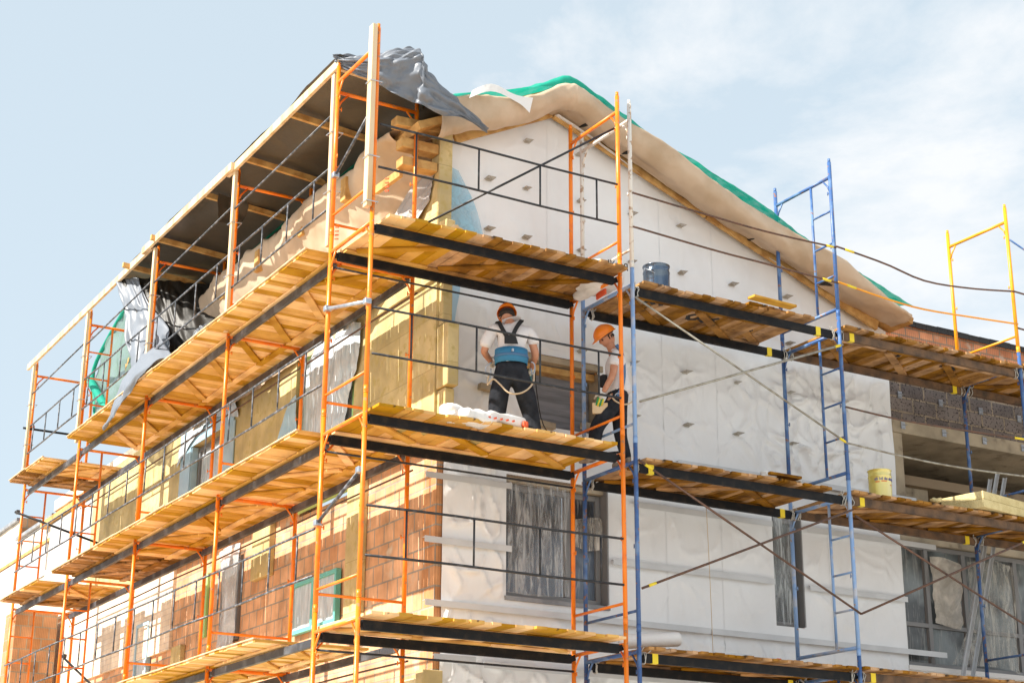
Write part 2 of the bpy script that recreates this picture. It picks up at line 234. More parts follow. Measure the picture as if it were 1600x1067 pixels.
# ------------------------------------------------------------ mesh helpers
class MB:
    def __init__(s): s.v = []; s.f = []
    def add(s, vs, fs):
        o = len(s.v); s.v += [Vector(v) for v in vs]; s.f += [tuple(i + o for i in f) for f in fs]; return s
    def box(s, a, b, rot=None, piv=None):
        x0, y0, z0 = a; x1, y1, z1 = b
        vs = [Vector(q) for q in ((x0, y0, z0), (x1, y0, z0), (x1, y1, z0), (x0, y1, z0), (x0, y0, z1), (x1, y0, z1), (x1, y1, z1), (x0, y1, z1))]
        if rot:
            c = Vector(piv) if piv else (Vector(a) + Vector(b)) / 2
            vs = [rot @ (v - c) + c for v in vs]
        return s.add(vs, [(0, 3, 2, 1), (4, 5, 6, 7), (0, 1, 5, 4), (1, 2, 6, 5), (2, 3, 7, 6), (3, 0, 4, 7)])
    def bar(s, p, q, w, h, up=(0, 0, 1)):
        p = Vector(p); q = Vector(q); d = (q - p).normalized(); u = Vector(up); r = d.cross(u)
        if r.length < 1e-4: r = d.cross(Vector((0, 1, 0)))
        r.normalize(); u = r.cross(d).normalized(); r *= w / 2; u *= h / 2
        vs = [p - r - u, p + r - u, p + r + u, p - r + u, q - r - u, q + r - u, q + r + u, q - r + u]
        return s.add(vs, [(0, 1, 2, 3), (7, 6, 5, 4), (0, 4, 5, 1), (1, 5, 6, 2), (2, 6, 7, 3), (3, 7, 4, 0)])
    def tube(s, pts, r, n=10, cap=True, rs=None):
        pts = [Vector(p) for p in pts]; rings = []
        prev = None
        for i, p in enumerate(pts):
            d = (pts[min(i + 1, len(pts) - 1)] - pts[max(i - 1, 0)]).normalized()
            if prev is None:
                a = d.cross(Vector((0, 0, 1)))
                if a.length < .05: a = d.cross(Vector((0, 1, 0)))
            else: a = prev - d * prev.dot(d)
            a.normalize(); prev = a; b = d.cross(a); rr = rs[i] if rs else r
            rings.append([p + (a * math.cos(2 * PI * k / n) + b * math.sin(2 * PI * k / n)) * rr for k in range(n)])
        vs = [v for g in rings for v in g]; fs = []
        for i in range(len(pts) - 1):
            for k in range(n): fs.append((i * n + k, i * n + (k + 1) % n, (i + 1) * n + (k + 1) % n, (i + 1) * n + k))
        if cap: fs.append(tuple(range(n - 1, -1, -1))); fs.append(tuple((len(pts) - 1) * n + k for k in range(n)))
        return s.add(vs, fs)
    def lathe(s, prof, c, n=24):
        vs = []; fs = []; c = Vector(c)
        for r_, z in prof:
            for k in range(n): vs.append(c + Vector((r_ * math.cos(2 * PI * k / n), r_ * math.sin(2 * PI * k / n), z)))
        for i in range(len(prof) - 1):
            for k in range(n): fs.append((i * n + k, i * n + (k + 1) % n, (i + 1) * n + (k + 1) % n, (i + 1) * n + k))
        fs.append(tuple(range(n - 1, -1, -1))); fs.append(tuple((len(prof) - 1) * n + k for k in range(n)))
        return s.add(vs, fs)
    def build(s, name, m, parent=None, smooth=False, loc=None, thick=0, bevel=0, sub=0):
        off = Vector(parent_world(parent)) if parent else Vector(loc or (0, 0, 0))
        me = bpy.data.meshes.new(name); me.from_pydata([v - off for v in s.v], [], s.f); me.update()
        me.materials.append(M[m] if isinstance(m, str) else m)
        o = bpy.data.objects.new(name, me); COL.objects.link(o)
        if parent: o.parent = parent
        else: o.location = off
        if smooth:
            for p in me.polygons: p.use_smooth = True
        if thick: md = o.modifiers.new('t', 'SOLIDIFY'); md.thickness = thick; md.offset = 0
        if bevel: md = o.modifiers.new('b', 'BEVEL'); md.width = bevel; md.segments = 2; md.limit_method = 'ANGLE'
        if sub: md = o.modifiers.new('s', 'SUBSURF'); md.levels = sub; md.render_levels = sub
        return o
def parent_world(p):
    v = Vector(p.location)
    while p.parent: p = p.parent; v += p.location
    return v
def thing(name, label, cat, loc=(0, 0, 0), group=None):
    o = bpy.data.objects.new(name, None); o.empty_display_size = .1; COL.objects.link(o); o.location = loc; o['label'] = label; o['category'] = cat
    if group: o['group'] = group
    return o
def tag(o, label=None, cat=None, group=None, kind=None):
    for k, v in (('label', label), ('category', cat), ('group', group), ('kind', kind)):
        if v: o[k] = v
    return o
def dup(root, loc, label, rz=0, group=None):
    kids = [c for c in bpy.data.objects if c.parent == root]
    r = root.copy(); COL.objects.link(r); r.location = loc; r.rotation_euler = (0, 0, rz); r['label'] = label
    if group: r['group'] = group
    for ch in kids:
        c = ch.copy(); COL.objects.link(c); c.parent = r
        for g in [q for q in bpy.data.objects if q.parent == ch]:
            d = g.copy(); COL.objects.link(d); d.parent = c
    return r
def smoothstep(a, b, x):
    t = max(0, min(1, (x - a) / (b - a))); return t * t * (3 - 2 * t)
def nz(x, y, z=0): return mn.noise(Vector((x, y, z)))
def catmull(p0, p1, p2, p3, t):
    return .5 * ((2 * p1) + (-p0 + p2) * t + (2 * p0 - 5 * p1 + 4 * p2 - p3) * t * t + (-p0 + 3 * p1 - 3 * p2 + p3) * t ** 3)
def samp(row, u):
    n = len(row) - 1; x = u * n; i = min(int(x), n - 1); t = x - i
    g = lambda k: row[max(0, min(n, k))]
    return catmull(g(i - 1), g(i), g(i + 1), g(i + 2), t)
def sheet(rows, nu, nv, amp=.02, freq=3, seed=0, fold=0, uv=None):
    rows = [[Vector(p) for p in r] for r in rows]; b = MB(); g = []
    for j in range(nv + 1):
        v = j / nv
        for i in range(nu + 1):
            u = i / nu; colp = [samp(r, u) for r in rows]; g.append(samp(colp, v))
    W_ = nu + 1; out = []
    for j in range(nv + 1):
        for i in range(nu + 1):
            p = g[j * W_ + i]; a = g[j * W_ + min(i + 1, nu)] - g[j * W_ + max(i - 1, 0)]; c = g[min(j + 1, nv) * W_ + i] - g[max(j - 1, 0) * W_ + i]
            n = a.cross(c)
            n = n.normalized() if n.length > 1e-9 else Vector((0, 0, 1))
            q = p * freq + Vector((seed * 7.1, seed * 3.3, 0))
            if uv: q = Vector((i / nu * uv[0] + j / nv * uv[1] * .35, j / nv * uv[1], seed * 3.7))
            h = 1 - 2 * abs(mn.noise(q)) + .5 * (1 - 2 * abs(mn.noise(q * 2.3)))
            out.append(p + n * (amp * (h - .7) + fold * mn.noise(q * .5)))
    b.add(out, [(j * W_ + i, j * W_ + i + 1, (j + 1) * W_ + i + 1, (j + 1) * W_ + i) for j in range(nv) for i in range(nu)])
    return b
def holed(axis, c0, c1, u0, u1, z0, z1, holes):
    """slab between planes c0 (outer face) and c1 (inner face) with rectangular holes; axis 'x': plane x=c, u is y; axis 'y': plane y=c, u is x"""
    us = sorted({u0, u1, *[h[0] for h in holes], *[h[1] for h in holes]}); zs = sorted({z0, z1, *[h[2] for h in holes], *[h[3] for h in holes]})
    us = [u for u in us if u0 <= u <= u1]; zs = [z for z in zs if z0 <= z <= z1]
    P = (lambda u, z, c: (c, u, z)) if axis == 'x' else (lambda u, z, c: (u, c, z))
    solid = lambda i, j: 0 <= i < len(us) - 1 and 0 <= j < len(zs) - 1 and not any(h[0] - 1e-6 <= us[i] and us[i + 1] <= h[1] + 1e-6 and h[2] - 1e-6 <= zs[j] and zs[j + 1] <= h[3] + 1e-6 for h in holes)
    b = MB()
    for i in range(len(us) - 1):
        for j in range(len(zs) - 1):
            if not solid(i, j): continue
            a, c, d, e = us[i], us[i + 1], zs[j], zs[j + 1]
            b.add([P(a, d, c0), P(c, d, c0), P(c, e, c0), P(a, e, c0)], [(0, 1, 2, 3)]); b.add([P(a, d, c1), P(c, d, c1), P(c, e, c1), P(a, e, c1)], [(3, 2, 1, 0)])
            if not solid(i - 1, j): b.add([P(a, d, c0), P(a, e, c0), P(a, e, c1), P(a, d, c1)], [(0, 1, 2, 3)])
            if not solid(i + 1, j): b.add([P(c, d, c0), P(c, e, c0), P(c, e, c1), P(c, d, c1)], [(0, 1, 2, 3)])
            if not solid(i, j - 1): b.add([P(a, d, c0), P(c, d, c0), P(c, d, c1), P(a, d, c1)], [(0, 1, 2, 3)])
            if not solid(i, j + 1): b.add([P(a, e, c0), P(c, e, c0), P(c, e, c1), P(a, e, c1)], [(0, 1, 2, 3)])
    return b
# ------------------------------------------------------------ ground
GZ = -4.16
tag(MB().add([(-300, -300, GZ), (400, -300, GZ), (400, 400, GZ), (-300, 400, GZ)], [(0, 1, 2, 3)]).build('ground', 'ground'), kind='structure')

# ------------------------------------------------------------ the house
def zr(x): return min(5.94 + .505 * (x - 1.56), 6.63 - .362 * (x - 2.93))
house = thing('house', 'unfinished gabled brick house wrapped in white membrane on one side and insulation on the other', 'house', (1.54, 1.42, GZ))
LW = [(3.35, 5.15, 2.12, 4.22), (7.62, 9.05, 2.92, 3.92), (7.0, 7.72, .8, 1.97), (3.85, 5.05, .66, 1.2), (10.6, 11.3, .6, 1.6)]
b = holed('x', 1.54, 1.84, 1.72, 16.9, GZ, 4.65, LW); b.box((1.545, 1.73, 4.651), (1.84, 11.5, 5.35)); b.build('brick_side_wall', 'brickL', house)
GW = [(2.40, 3.72, .65, 1.99), (6.13, 6.56, .64, 2.0), (2.62, 3.62, 2.62, 3.47)]
b = holed('y', 1.42, 1.72, 1.54, 8.2, GZ, 4.5, GW)
pts = [(1.54, 4.5), (8.2, 4.5), (8.2, 4.72), (2.93, 6.60), (1.54, 5.92)]
b.add([(x, 1.42, z) for x, z in pts] + [(x, 1.72, z) for x, z in pts], [(0, 1, 2, 3, 4), (9, 8, 7, 6, 5)] + [(i, i + 5, (i + 1) % 5 + 5, (i + 1) % 5) for i in range(5)])
b.build('brick_gable_wall', 'brickG', house)

# membrane: star puckers at every bracket, slack folds between
BR = []
for zi, z in enumerate((6.1, 5.49, 4.86, 4.24, 3.58, 2.92)):
    for xi, x in enumerate((2.12, 2.65, 3.39, 4.14, 4.88, 5.65, 6.5, 7.35)):
        if z > zr(x) - .28 or (2.5 < x < 3.7 and 2.5 < z < 3.5) or (z > 6 and x < 2.4): continue
        BR.append((x + random.uniform(-.02, .02), z))
PZ = [2.44, 1.87, 1.17, .53, -.03, -.7]
def memb_d(x, z):
    base = .012 + .012 * max(0, nz(x * .9, z * .7, 3))
    tight = smoothstep(4.6, 3.4, z)                   # the sheet hangs slack lower down
    q = 0
    w = 1 - 2 * abs(nz(x * 1.5 + .6 * z, z * 1.2 - .4 * x, 9)); w2 = 1 - 2 * abs(nz(x * 3.3 - z, z * 2.2 + x, 17)); zone = .28 + 1.1 * max(smoothstep(5.4, 6.6, x) * smoothstep(2.3, 2.6, z), smoothstep(2.7, 2.3, x) * smoothstep(2.5, 2.2, z), .5 * smoothstep(.5, .1, z))
    w3 = 1 - 2 * abs(nz(x * 2.1 + 1.4 * z, z * 1.1 - .8 * x, 33)); q += (.004 + .042 * tight * zone) * max(0, w) ** 9 + (.002 + .036 * tight * zone) * max(0, w2) ** 12 + (.002 + .036 * tight * zone) * max(0, w3) ** 12
    for bx, bz in BR:
        r = math.hypot(x - bx, z - bz)
        if r < .7:
            a = math.atan2(z - bz, x - bx)
            q += (.006 + .060 * tight * zone) * math.exp(-((r - .17) / .19) ** 2) * max(0, math.cos((5 if int(bx * 9) % 2 else 4) * a + bx * 5)) ** 4
    if z < 2.6:
        for pz in PZ:
            d = abs(z - pz); q *= .35 + .65 * smoothstep(.02, .22, d)
    e = min([1] + [max(max(h[0] - x, x - h[1]), max(h[2] - z, z - h[3])) for h in GW]); q *= smoothstep(0, .12, e) * smoothstep(1.61, 1.75, x) * smoothstep(8.2, 8.08, x)
    return base + q
us = []; x = 1.61
while x < 8.205: us.append(round(x, 4)); x += .026
us += [8.205]; zs = []; z = -1.6
while z < 6.7: zs.append(round(z, 4)); z += .028
def snap(lst, vals):
    for v in vals:
        i = min(range(len(lst)), key=lambda k: abs(lst[k] - v)); lst[i] = v
snap(us, [h[k] for h in GW for k in (0, 1)]); snap(zs, [h[k] for h in GW for k in (2, 3)])
b = MB(); vs = []; n = len(us)
for z in zs:
    for x in us:
        xx = x + (.012 * nz(z * 2, 5) if x < 1.62 else 0) + (.02 * nz(z * 1.5, 8) + .02 * (4 - z) * .1 if x > 8.19 else 0)
        zz = min(z, zr(x) - .02)
        vs.append((xx, 1.405 - memb_d(x, zz), zz))
fs = []
for j in range(len(zs) - 1):
    for i in range(n - 1):
        cx = (us[i] + us[i + 1]) / 2; cz = (zs[j] + zs[j + 1]) / 2
        if any(h[0] < cx < h[1] and h[2] < cz < h[3] for h in GW): continue
        if zs[j] > zr(cx) - .02: continue
        fs.append((j * n + i, j * n + i + 1, (j + 1) * n + i + 1, (j + 1) * n + i))
b.add(vs, fs).build('wall_membrane', 'membrane', house, smooth=True)
# overlap seams of the sheets (vertical laps)
for sx in (2.93, 4.55, 5.35, 7.0):
    top = min(zr(sx), zr(sx + .16)) - .1; m_ = MB()
    nn = 120; vv = []
    for k in range(nn + 1):
        z = (2.55 if sx < 3 else -1.5) + (top - (2.55 if sx < 3 else -1.5)) * k / nn
        if sx == 2.93: z = max(z, 3.55)
        for dx in (0, .16): vv.append((sx + dx, 1.405 - memb_d(sx + dx, z) - (.004 if dx == 0 else .002), z))
    m_.add(vv, [(2 * k, 2 * k + 1, 2 * k + 3, 2 * k + 2) for k in range(nn)]).build('membrane_lap', 'membrane', house, smooth=True)
sheet([[(2.93, 1.36, 6.50), (3.4, 1.33, 6.36), (3.9, 1.33, 6.16), (4.35, 1.35, 6.03)], [(2.96, 1.16, 6.45), (3.4, 1.13, 6.26), (3.9, 1.15, 6.05), (4.35, 1.3, 5.95)]], 24, 6, .006, 4, 2).build('membrane_flap', 'membrane', house, smooth=True)
sheet([[(6.2, 1.36, 5.32), (6.45, 1.36, 5.26), (6.7, 1.35, 5.2)], [(6.15, 1.22, 5.28), (6.4, 1.18, 5.16), (6.7, 1.3, 5.12)]], 10, 4, .006, 4, 5).build('membrane_flap', 'membrane', house, smooth=True)

# wall brackets (galvanised angle plates poking through the membrane), one mesh copied
bp = MB(); bp.box((-.045, -.085, -.0015), (.045, .03, .0015)); bp.box((-.035, -.012, -.022), (.03, -.009, -.002)); bp.tube([(0, -.05, -.012), (0, -.05, .006)], .010, 6)
bko = None
for x, z in BR:
    y = 1.405 - memb_d(x, z)
    if bko is None:
        bko = bp.build('wall_bracket', 'bracket', loc=(0, 0, 0)); bko.parent = house; o = bko
    else:
        o = bko.copy(); COL.objects.link(o); o.parent = house
    o.location = Vector((x, y, z)) - house.location; o.rotation_euler = (random.uniform(-.08, .02), random.uniform(-.05, .05), random.uniform(-.12, .12)); o.scale = (random.uniform(.9, 1.25),) * 2 + (1,)
# horizontal facade profiles
def profile(x0, x1, z, y=1.32):
    b = MB(); b.box((x0, y, z - .0015), (x1, y + .055, z + .0015)); b.box((x0, y - .002, z - .055), (x1, y, z + .012)); b.build('facade_profile', 'profile', house)
    k = x0 + .25
    while k < x1:
        MB().box((k - .03, y + .01, z - .006), (k + .03, 1.41, z - .0025)).build('profile_bracket', 'bracket', house); k += .74
for z in (1.87, 1.17): profile(1.36, 2.43, z); profile(4.05 if z > 1.5 else 3.76, 6.08, z)
profile(6.62, 8.75, 1.87); profile(6.62, 8.2, 1.15); profile(1.38, 5.1, .5); profile(5.12, 8.8, .5); profile(4.7, 8.47, 2.45); profile(1.5, 2.1, 2.45)
profile(1.5, 2.0, -.06); profile(2.1, 4.9, -.10); profile(4.93, 8.2, -.08)

# ---- roof: structure, wrapped rake, netting
b = MB()
def slope(x0, z0, x1, z1, y0, y1, t=.09):
    d = Vector((x1 - x0, 0, z1 - z0)).normalized(); nrm = Vector((-d.z, 0, d.x))
    if nrm.z < 0: nrm = -nrm
    P = [Vector((x0, y0, z0)), Vector((x1, y0, z1)), Vector((x1, y1, z1)), Vector((x0, y1, z0))]
    return P + [p + nrm * t for p in P], [(0, 3, 2, 1), (4, 5, 6, 7), (0, 1, 5, 4), (1, 2, 6, 5), (2, 3, 7, 6), (3, 0, 4, 7)]
b.add(*slope(1.02, zr(1.02) + .03, 2.93, 6.64, .98, 11.4)); b.add(*slope(2.93, 6.64, 8.3, zr(8.3) + .02, .98, 11.4)); b.build('roof_deck', 'rafter', house)
b = MB()
for (xa, xb) in ((1.6, 2.9), (2.96, 5.2), (5.22, 7.95)):
    b.bar((xa, 1.27, zr(xa) - .11), (xb, 1.27, zr(xb) - .11), .05, .14, (0, 0, 1))
b.build('rake_board', 'rafter', house, bevel=.005)
for x in (3.35, 3.95, 4.9, 5.9, 7.0): MB().bar((x, 1.06, zr(x) - .12), (x, 1.37, zr(x) - .07), .16, .02).build('bitumen_patch', 'bitumen', house)
MB().bar((2.35, 1.262, zr(2.35) - .07), (2.42, 1.262, zr(2.42) - .07), .02, .07).build('nail_plate', 'zinc', house)
prof = [(1.22, -.13), (1.10, -.16), (.97, -.19), (.84, -.12), (.80, .0), (.84, .08), (1.1, .11)]
xs_ = [1.2, 1.4, 1.7, 2.1, 2.5, 2.85, 3.1, 3.5, 4.0, 4.5, 5.0, 5.5, 6.0, 6.5, 7.0, 7.45, 7.9, 8.15]
rows = []
for pi_, (py, pz) in enumerate(prof):
    row = []
    for x in xs_:
        left = smoothstep(2.4, 1.3, x); hump = .05 * math.sin(x * 1.9 + 1) + .03 * math.sin(x * 4.7)
        row.append((x, py + .03 * math.sin(x * 2.7 + pi_), zr(x) + pz * (1 - .75 * smoothstep(7.0, 8.1, x)) + (hump * (1 - smoothstep(7.2, 8.0, x)) if 1 <= pi_ else 0) * .7 + (left * .22 if pi_ >= 4 else left * .06)))
    rows.append(row)
sheet(rows, 320, 44, .016, 3.2, 4, uv=(20, 2.4)).build('rake_wrapping', 'kraft', house, smooth=True)
rows = []
for py, pz, ph in ((.84, .125, 0), (.88, .165, 1), (1.1, .22, 2), (1.6, .20, 3), (3.5, .16, 4), (11.45, .16, 5)):
    rows.append([(x, py + .02 * math.sin(x * 3 + ph), zr(x) + pz + (-.03 * math.sin(x * 2.1 + .5) - .03 * math.sin(5 * x) if ph == 0 else .03 * math.sin(x * 2.3 + ph)) + smoothstep(2.4, 1.2, x) * .2) for x in (1.15, 1.5, 1.9, 2.3, 2.7, 2.95, 3.3, 3.8, 4.3, 4.8, 5.3, 5.8, 6.4, 7.0, 7.6, 8.2)])
sheet(rows, 160, 40, .012, 4, 11).build('roof_net', 'netroof', house, smooth=True)
sheet([[(1.55, .76, 6.22), (1.8, .74, 6.36), (2.1, .74, 6.30), (2.35, .75, 6.33)], [(1.5, .74, 6.10), (1.8, .735, 6.26), (2.15, .735, 6.2), (2.3, .745, 6.12)]], 16, 5, .004, 4, 5).build('torn_film', 'rollwhite', house, smooth=True)

# ---- side eave: stacked timber ends, kraft membrane draped over the rafter tails
for (z0, z1, x0, yy) in ((5.78, 5.89, .80, 1.14), (5.55, 5.67, .90, 1.2), (5.34, 5.45, .92, 1.22)):
    MB().box((x0, yy, z0), (1.37, yy + .16, z1), rot=Matrix.Rotation(R(random.uniform(-3, 3)), 3, 'Y')).build('purlin_end', 'rafter', house, bevel=.01)
for y in (2.62, 3.9, 5.35, 6.6, 8.0, 9.4, 10.8):
    b = MB().box((.86, y, 5.42), (1.54, y + .14, 5.72)); b.build('rafter_tail', 'rafter', house, bevel=.008)
MB().bar((.98, 1.36, 5.30), (.98, 2.0, 5.32), .05, .10).build('eave_board', 'rafter', house, bevel=.006)
def kx(y, k): return k + .03 * math.sin(y * 2.3 + k * 3) + .02 * math.sin(y * 5.1) - .10 * (.9 < k < 1.2) * max(0, math.cos(2 * PI * (y - 2.7) / 1.35)) ** 6
rows = []
zb_ = lambda y: max(4.12, 5.42 - .62 * (y - 1.4))
for (k, f_) in ((1.15, 1), (.88, .97), (.86, .84), (1.05, .62), (1.16, .44), (1.28, .2), (1.36, 0)):
    rows.append([(kx(y, k), y, zb_(y) + (5.86 - zb_(y)) * f_ + .025 * math.sin(y * 3.7 + k)) for y in [1.45 + .25 * i for i in range(31)]])
sheet(rows, 260, 80, .035, 2.6, 21, uv=(16, 2.2)).build('eave_membrane', 'kraft', house, smooth=True)
sheet([[(1.36, 1.3, 5.46), (1.28, 1.8, 5.25), (1.22, 2.6, 4.78), (1.2, 3.6, 4.2)], [(1.36, 1.32, 5.25), (1.25, 1.8, 4.95), (1.22, 2.5, 4.50), (1.18, 3.3, 4.10)], [(1.35, 1.36, 5.05), (1.3, 1.8, 4.72), (1.25, 2.4, 4.35), (1.2, 2.9, 4.08)]], 50, 24, .025, 2.6, 31, uv=(3, 5)).build('grey_roof_film', 'greyfilm', house, smooth=True)
for (y0, z0) in ((1.62, 5.17), (2.75, 4.95), (2.72, 4.5), (4.4, 4.9)):
    for k in range(4):
        MB().bar((kx(y0, 1.05) - .13, y0 + .0, z0 + .05 * k), (kx(y0, 1.05) - .13, y0 + .09, z0 + .05 * k + .03), .012, .016).build('red_print', 'red', house)
# fascia strip closing the roof over the eave
MB().box((1.0, 1.3, 5.72), (1.02, 11.4, 5.86)).build('eave_board', 'rafter', house)
MB().box((1.0, 9.2, 5.0), (1.54, 11.4, 5.06)).build('soffit_board', 'rafter', house)

# ---- insulation on the side wall
IW = [LW[0], LW[1]]
holed('x', 1.41, 1.54, 1.26, 14.0, 2.22, 4.45, IW).build('insulation_layer', 'wool', house)
for (y0, y1, z0, z1, x0, x1) in ((.99, 1.258, 2.78, 3.50, 1.42, 1.56), (1.08, 1.258, 2.22, 2.77, 1.44, 1.56), (1.16, 1.258, 3.52, 4.4, 1.44, 1.56), (1.2, 1.40, 4.46, 5.93, 1.38, 1.55), (3.12, 3.5, .32, 2.2, 1.44, 1.538), (9.1, 9.5, .32, 1.0, 1.46, 1.538), (5.9, 6.5, 1.5, 2.2, 1.45, 1.538)):
    MB().box((x0, y0, z0), (x1, y1, z1)).build('insulation_slab', 'wool', house, bevel=.012)
b = MB(); pp = [(1.21, 4.06), (3.0, 4.06), (1.9, 4.85), (1.21, 5.25)]
b.add([(1.37, y, z) for y, z in pp] + [(1.5, y, z) for y, z in pp], [(3, 2, 1, 0), (4, 5, 6, 7)] + [(i, (i + 1) % 4, (i + 1) % 4 + 4, i + 4) for i in range(4)]); b.build('insulation_slab', 'wool', house, bevel=.01)
MB().box((1.385, 1.05, 4.05), (1.50, 1.30, 4.72), rot=Matrix.Rotation(R(7), 3, 'X')).build('insulation_offcut', 'woolpale', house, bevel=.01)
holed('x', 1.41, 1.538, 1.5, 12.0, -3.9, -.28, []).build('pale_insulation_layer', 'pale_wool', house)
MB().box((1.36, 1.30, -1.0), (1.60, 1.46, -.22)).build('insulation_slab', 'wool', house, bevel=.01)
b = MB()
for i in range(9):
    for z in (-.55, -1.15): b.lathe([(.035, 0), (.035, .006)], (0, 0, 0), 12)
b = MB()
for i in range(10):
    for z in (-.5, -1.1):
        c = Vector((1.404, 1.75 + i * .5, z)); k0 = len(b.v)
        b.tube([c, c + Vector((.008, 0, 0))], .03, 12)
b.build('insulation_dowels', 'rollwhite', house)
holed('x', 1.49, 1.538, 9.7, 16.9, 1.0, 2.2, []).build('pale_block', 'brickF', house)
MB().box((1.47, 14.1, 3.35), (1.538, 16.9, 4.2)).build('grey_board', 'panelgrey', house)
MB().box((1.42, 13.0, 4.22), (1.538, 17.5, 4.34)).build('board_trim', 'rafter', house)
MB().box((1.44, 14.02, 2.3), (1.538, 16.9, 3.33)).build('pale_block', 'brickF', house)
MB().box((1.50, 11.6, 4.46), (1.538, 16.9, 4.66)).build('facing_brick', 'brickF', house)

# ---- windows
def window(name, axis, u0, u1, z0, z1, c, depth=.07, fr=.06, mull=(), fm='frame', gm='glass', dirn=1, trans=()):
    """frame ring + panes; c is the outer plane coordinate, dirn the direction going in"""
    P = (lambda u, z, d: (c + dirn * d, u, z)) if axis == 'x' else (lambda u, z, d: (u, c + dirn * d, z))
    def bx(b, ua, ub, za, zb, d0, d1):
        p = P(ua, za, d0); q = P(ub, zb, d1); b.box(tuple(min(p[i], q[i]) for i in range(3)), tuple(max(p[i], q[i]) for i in range(3)))
    b = MB(); bx(b, u0, u0 + fr, z0, z1, 0, depth); bx(b, u1 - fr, u1, z0, z1, 0, depth); bx(b, u0 + fr, u1 - fr, z0, z0 + fr, 0, depth); bx(b, u0 + fr, u1 - fr, z1 - fr, z1, 0, depth)
    for m_ in mull: bx(b, m_ - fr * .6, m_ + fr * .6, z0 + fr, z1 - fr, .003, depth)
    for t_ in trans: bx(b, u0 + fr, u1 - fr, t_ - fr * .5, t_ + fr * .5, .006, depth)
    w = b.build(name, fm, house, bevel=.004)
    cuts = [u0, *mull, u1]
    for k in range(len(cuts) - 1):
        g = MB(); bx(g, cuts[k] + fr, cuts[k + 1] - fr, z0 + fr, z1 - fr, depth * .5, depth * .5 + .01); o = g.build('window_pane', gm, house)
        o.parent = w; o.matrix_parent_inverse = Matrix(); o.location = (0, 0, 0)
    return w
for (xj, z0, z1) in ((3.722, .66, 1.98), (6.562, .65, 1.99), (3.622, 2.63, 3.35)): MB().box((xj - .012, 1.365, z0), (xj + .006, 1.60, z1)).build('window_jamb', 'frameg' if xj > 3.7 else 'concrete', house)
window('window', 'y', 2.40, 3.705, .66, 1.92, 1.50, mull=(3.27,), fm='frameg')
MB().box((2.40, 1.43, 1.93), (3.72, 1.6, 1.985)).build('window_lintel_board', 'concrete', house)
MB().box((2.38, 1.36, .60), (3.74, 1.5, .645)).build('window_sill', 'flash', house)
window('window', 'y', 6.14, 6.545, .65, 1.98, 1.48, fm='frameg', gm='glass2')
sheet([[(6.14, 1.44, 1.97), (6.3, 1.42, 1.97), (6.5, 1.44, 1.97)], [(6.15, 1.43, 1.3), (6.3, 1.40, 1.3), (6.48, 1.43, 1.3)], [(6.16, 1.44, .68), (6.3, 1.42, .67), (6.5, 1.44, .7)]], 40, 40, .022, 3, 18, uv=(6, 1.5)).build('window_film', film_mat('narrow_window_film', (.66, .70, .72), .42, .12), house, smooth=True)
# loose film hung over the first window
sheet([[(2.42, 1.44, 1.94), (2.8, 1.42, 1.95), (3.25, 1.44, 1.94)], [(2.44, 1.42, 1.3), (2.85, 1.38, 1.3), (3.2, 1.42, 1.3)], [(2.43, 1.44, .7), (2.8, 1.41, .68), (3.24, 1.43, .72)]], 90, 50, .028, 3, 8, uv=(9, 1.6)).build('window_film', film_mat('clear_window_film', (.66, .68, .70), .36, .12), house, smooth=True)
sheet([[(3.3, 1.44, 1.6), (3.5, 1.42, 1.64), (3.68, 1.43, 1.66)], [(3.32, 1.44, 1.3), (3.5, 1.43, 1.26), (3.7, 1.43, 1.3)]], 20, 14, .02, 4, 9).build('window_film', film_mat('clear_window_film', (.66, .62, .56), .5, .2), house, smooth=True)
# unfinished opening behind the workers
MB().box((2.64, 1.56, 2.64), (3.6, 1.66, 3.27)).build('blocked_opening', 'slabgrey', house)
MB().box((2.56, 1.36, 3.38), (3.68, 1.66, 3.45)).build('opening_lintel', 'concrete', house)
MB().box((2.62, 1.44, 3.28), (3.62, 1.5, 3.355)).build('opening_head', 'rafter', house)
for (xa, xb, z) in ((2.0, 2.28, 2.93), (2.68, 2.98, 2.62), (3.35, 3.6, 2.68)): MB().box((xa, 1.28, z - .04), (xb, 1.36, z + .03), rot=Matrix.Rotation(R(4), 3, 'Y')).build('timber_packer', 'concrete', house, bevel=.004)
# side windows
window('balcony_door', 'x', 3.42, 5.10, 2.14, 4.2, 1.44, fm='green', gm='milky', fr=.04, mull=(4.3,))
sheet([[(1.36, 3.12, 4.1), (1.33, 3.5, 4.2), (1.37, 4.1, 4.2), (1.36, 4.6, 4.2)], [(1.38, 3.2, 3.6), (1.31, 3.6, 3.5), (1.34, 4.1, 3.5), (1.36, 4.55, 3.5)], [(1.38, 3.5, 3.1), (1.33, 3.7, 2.9), (1.36, 4.1, 2.8), (1.37, 4.5, 2.8)], [(1.38, 3.5, 2.2), (1.33, 3.7, 2.2), (1.36, 4.1, 2.2), (1.38, 4.5, 2.2)]], 40, 40, .03, 3, 41).build('door_film', 'milky', house, smooth=True)
sheet([[(1.38, 5.05, 3.7), (1.37, 5.3, 3.6), (1.37, 5.6, 3.2)], [(1.38, 5.0, 3.0), (1.37, 5.5, 3.0), (1.37, 5.9, 2.75)], [(1.38, 4.95, 2.2), (1.37, 5.3, 2.2), (1.37, 5.75, 2.2)]], 24, 24, .012, 3, 43).build('blue_film', 'bluefilm', house, smooth=True)
window('window', 'x', 7.70, 8.98, 2.95, 3.88, 1.50, fm='frame', gm='milky', fr=.06)
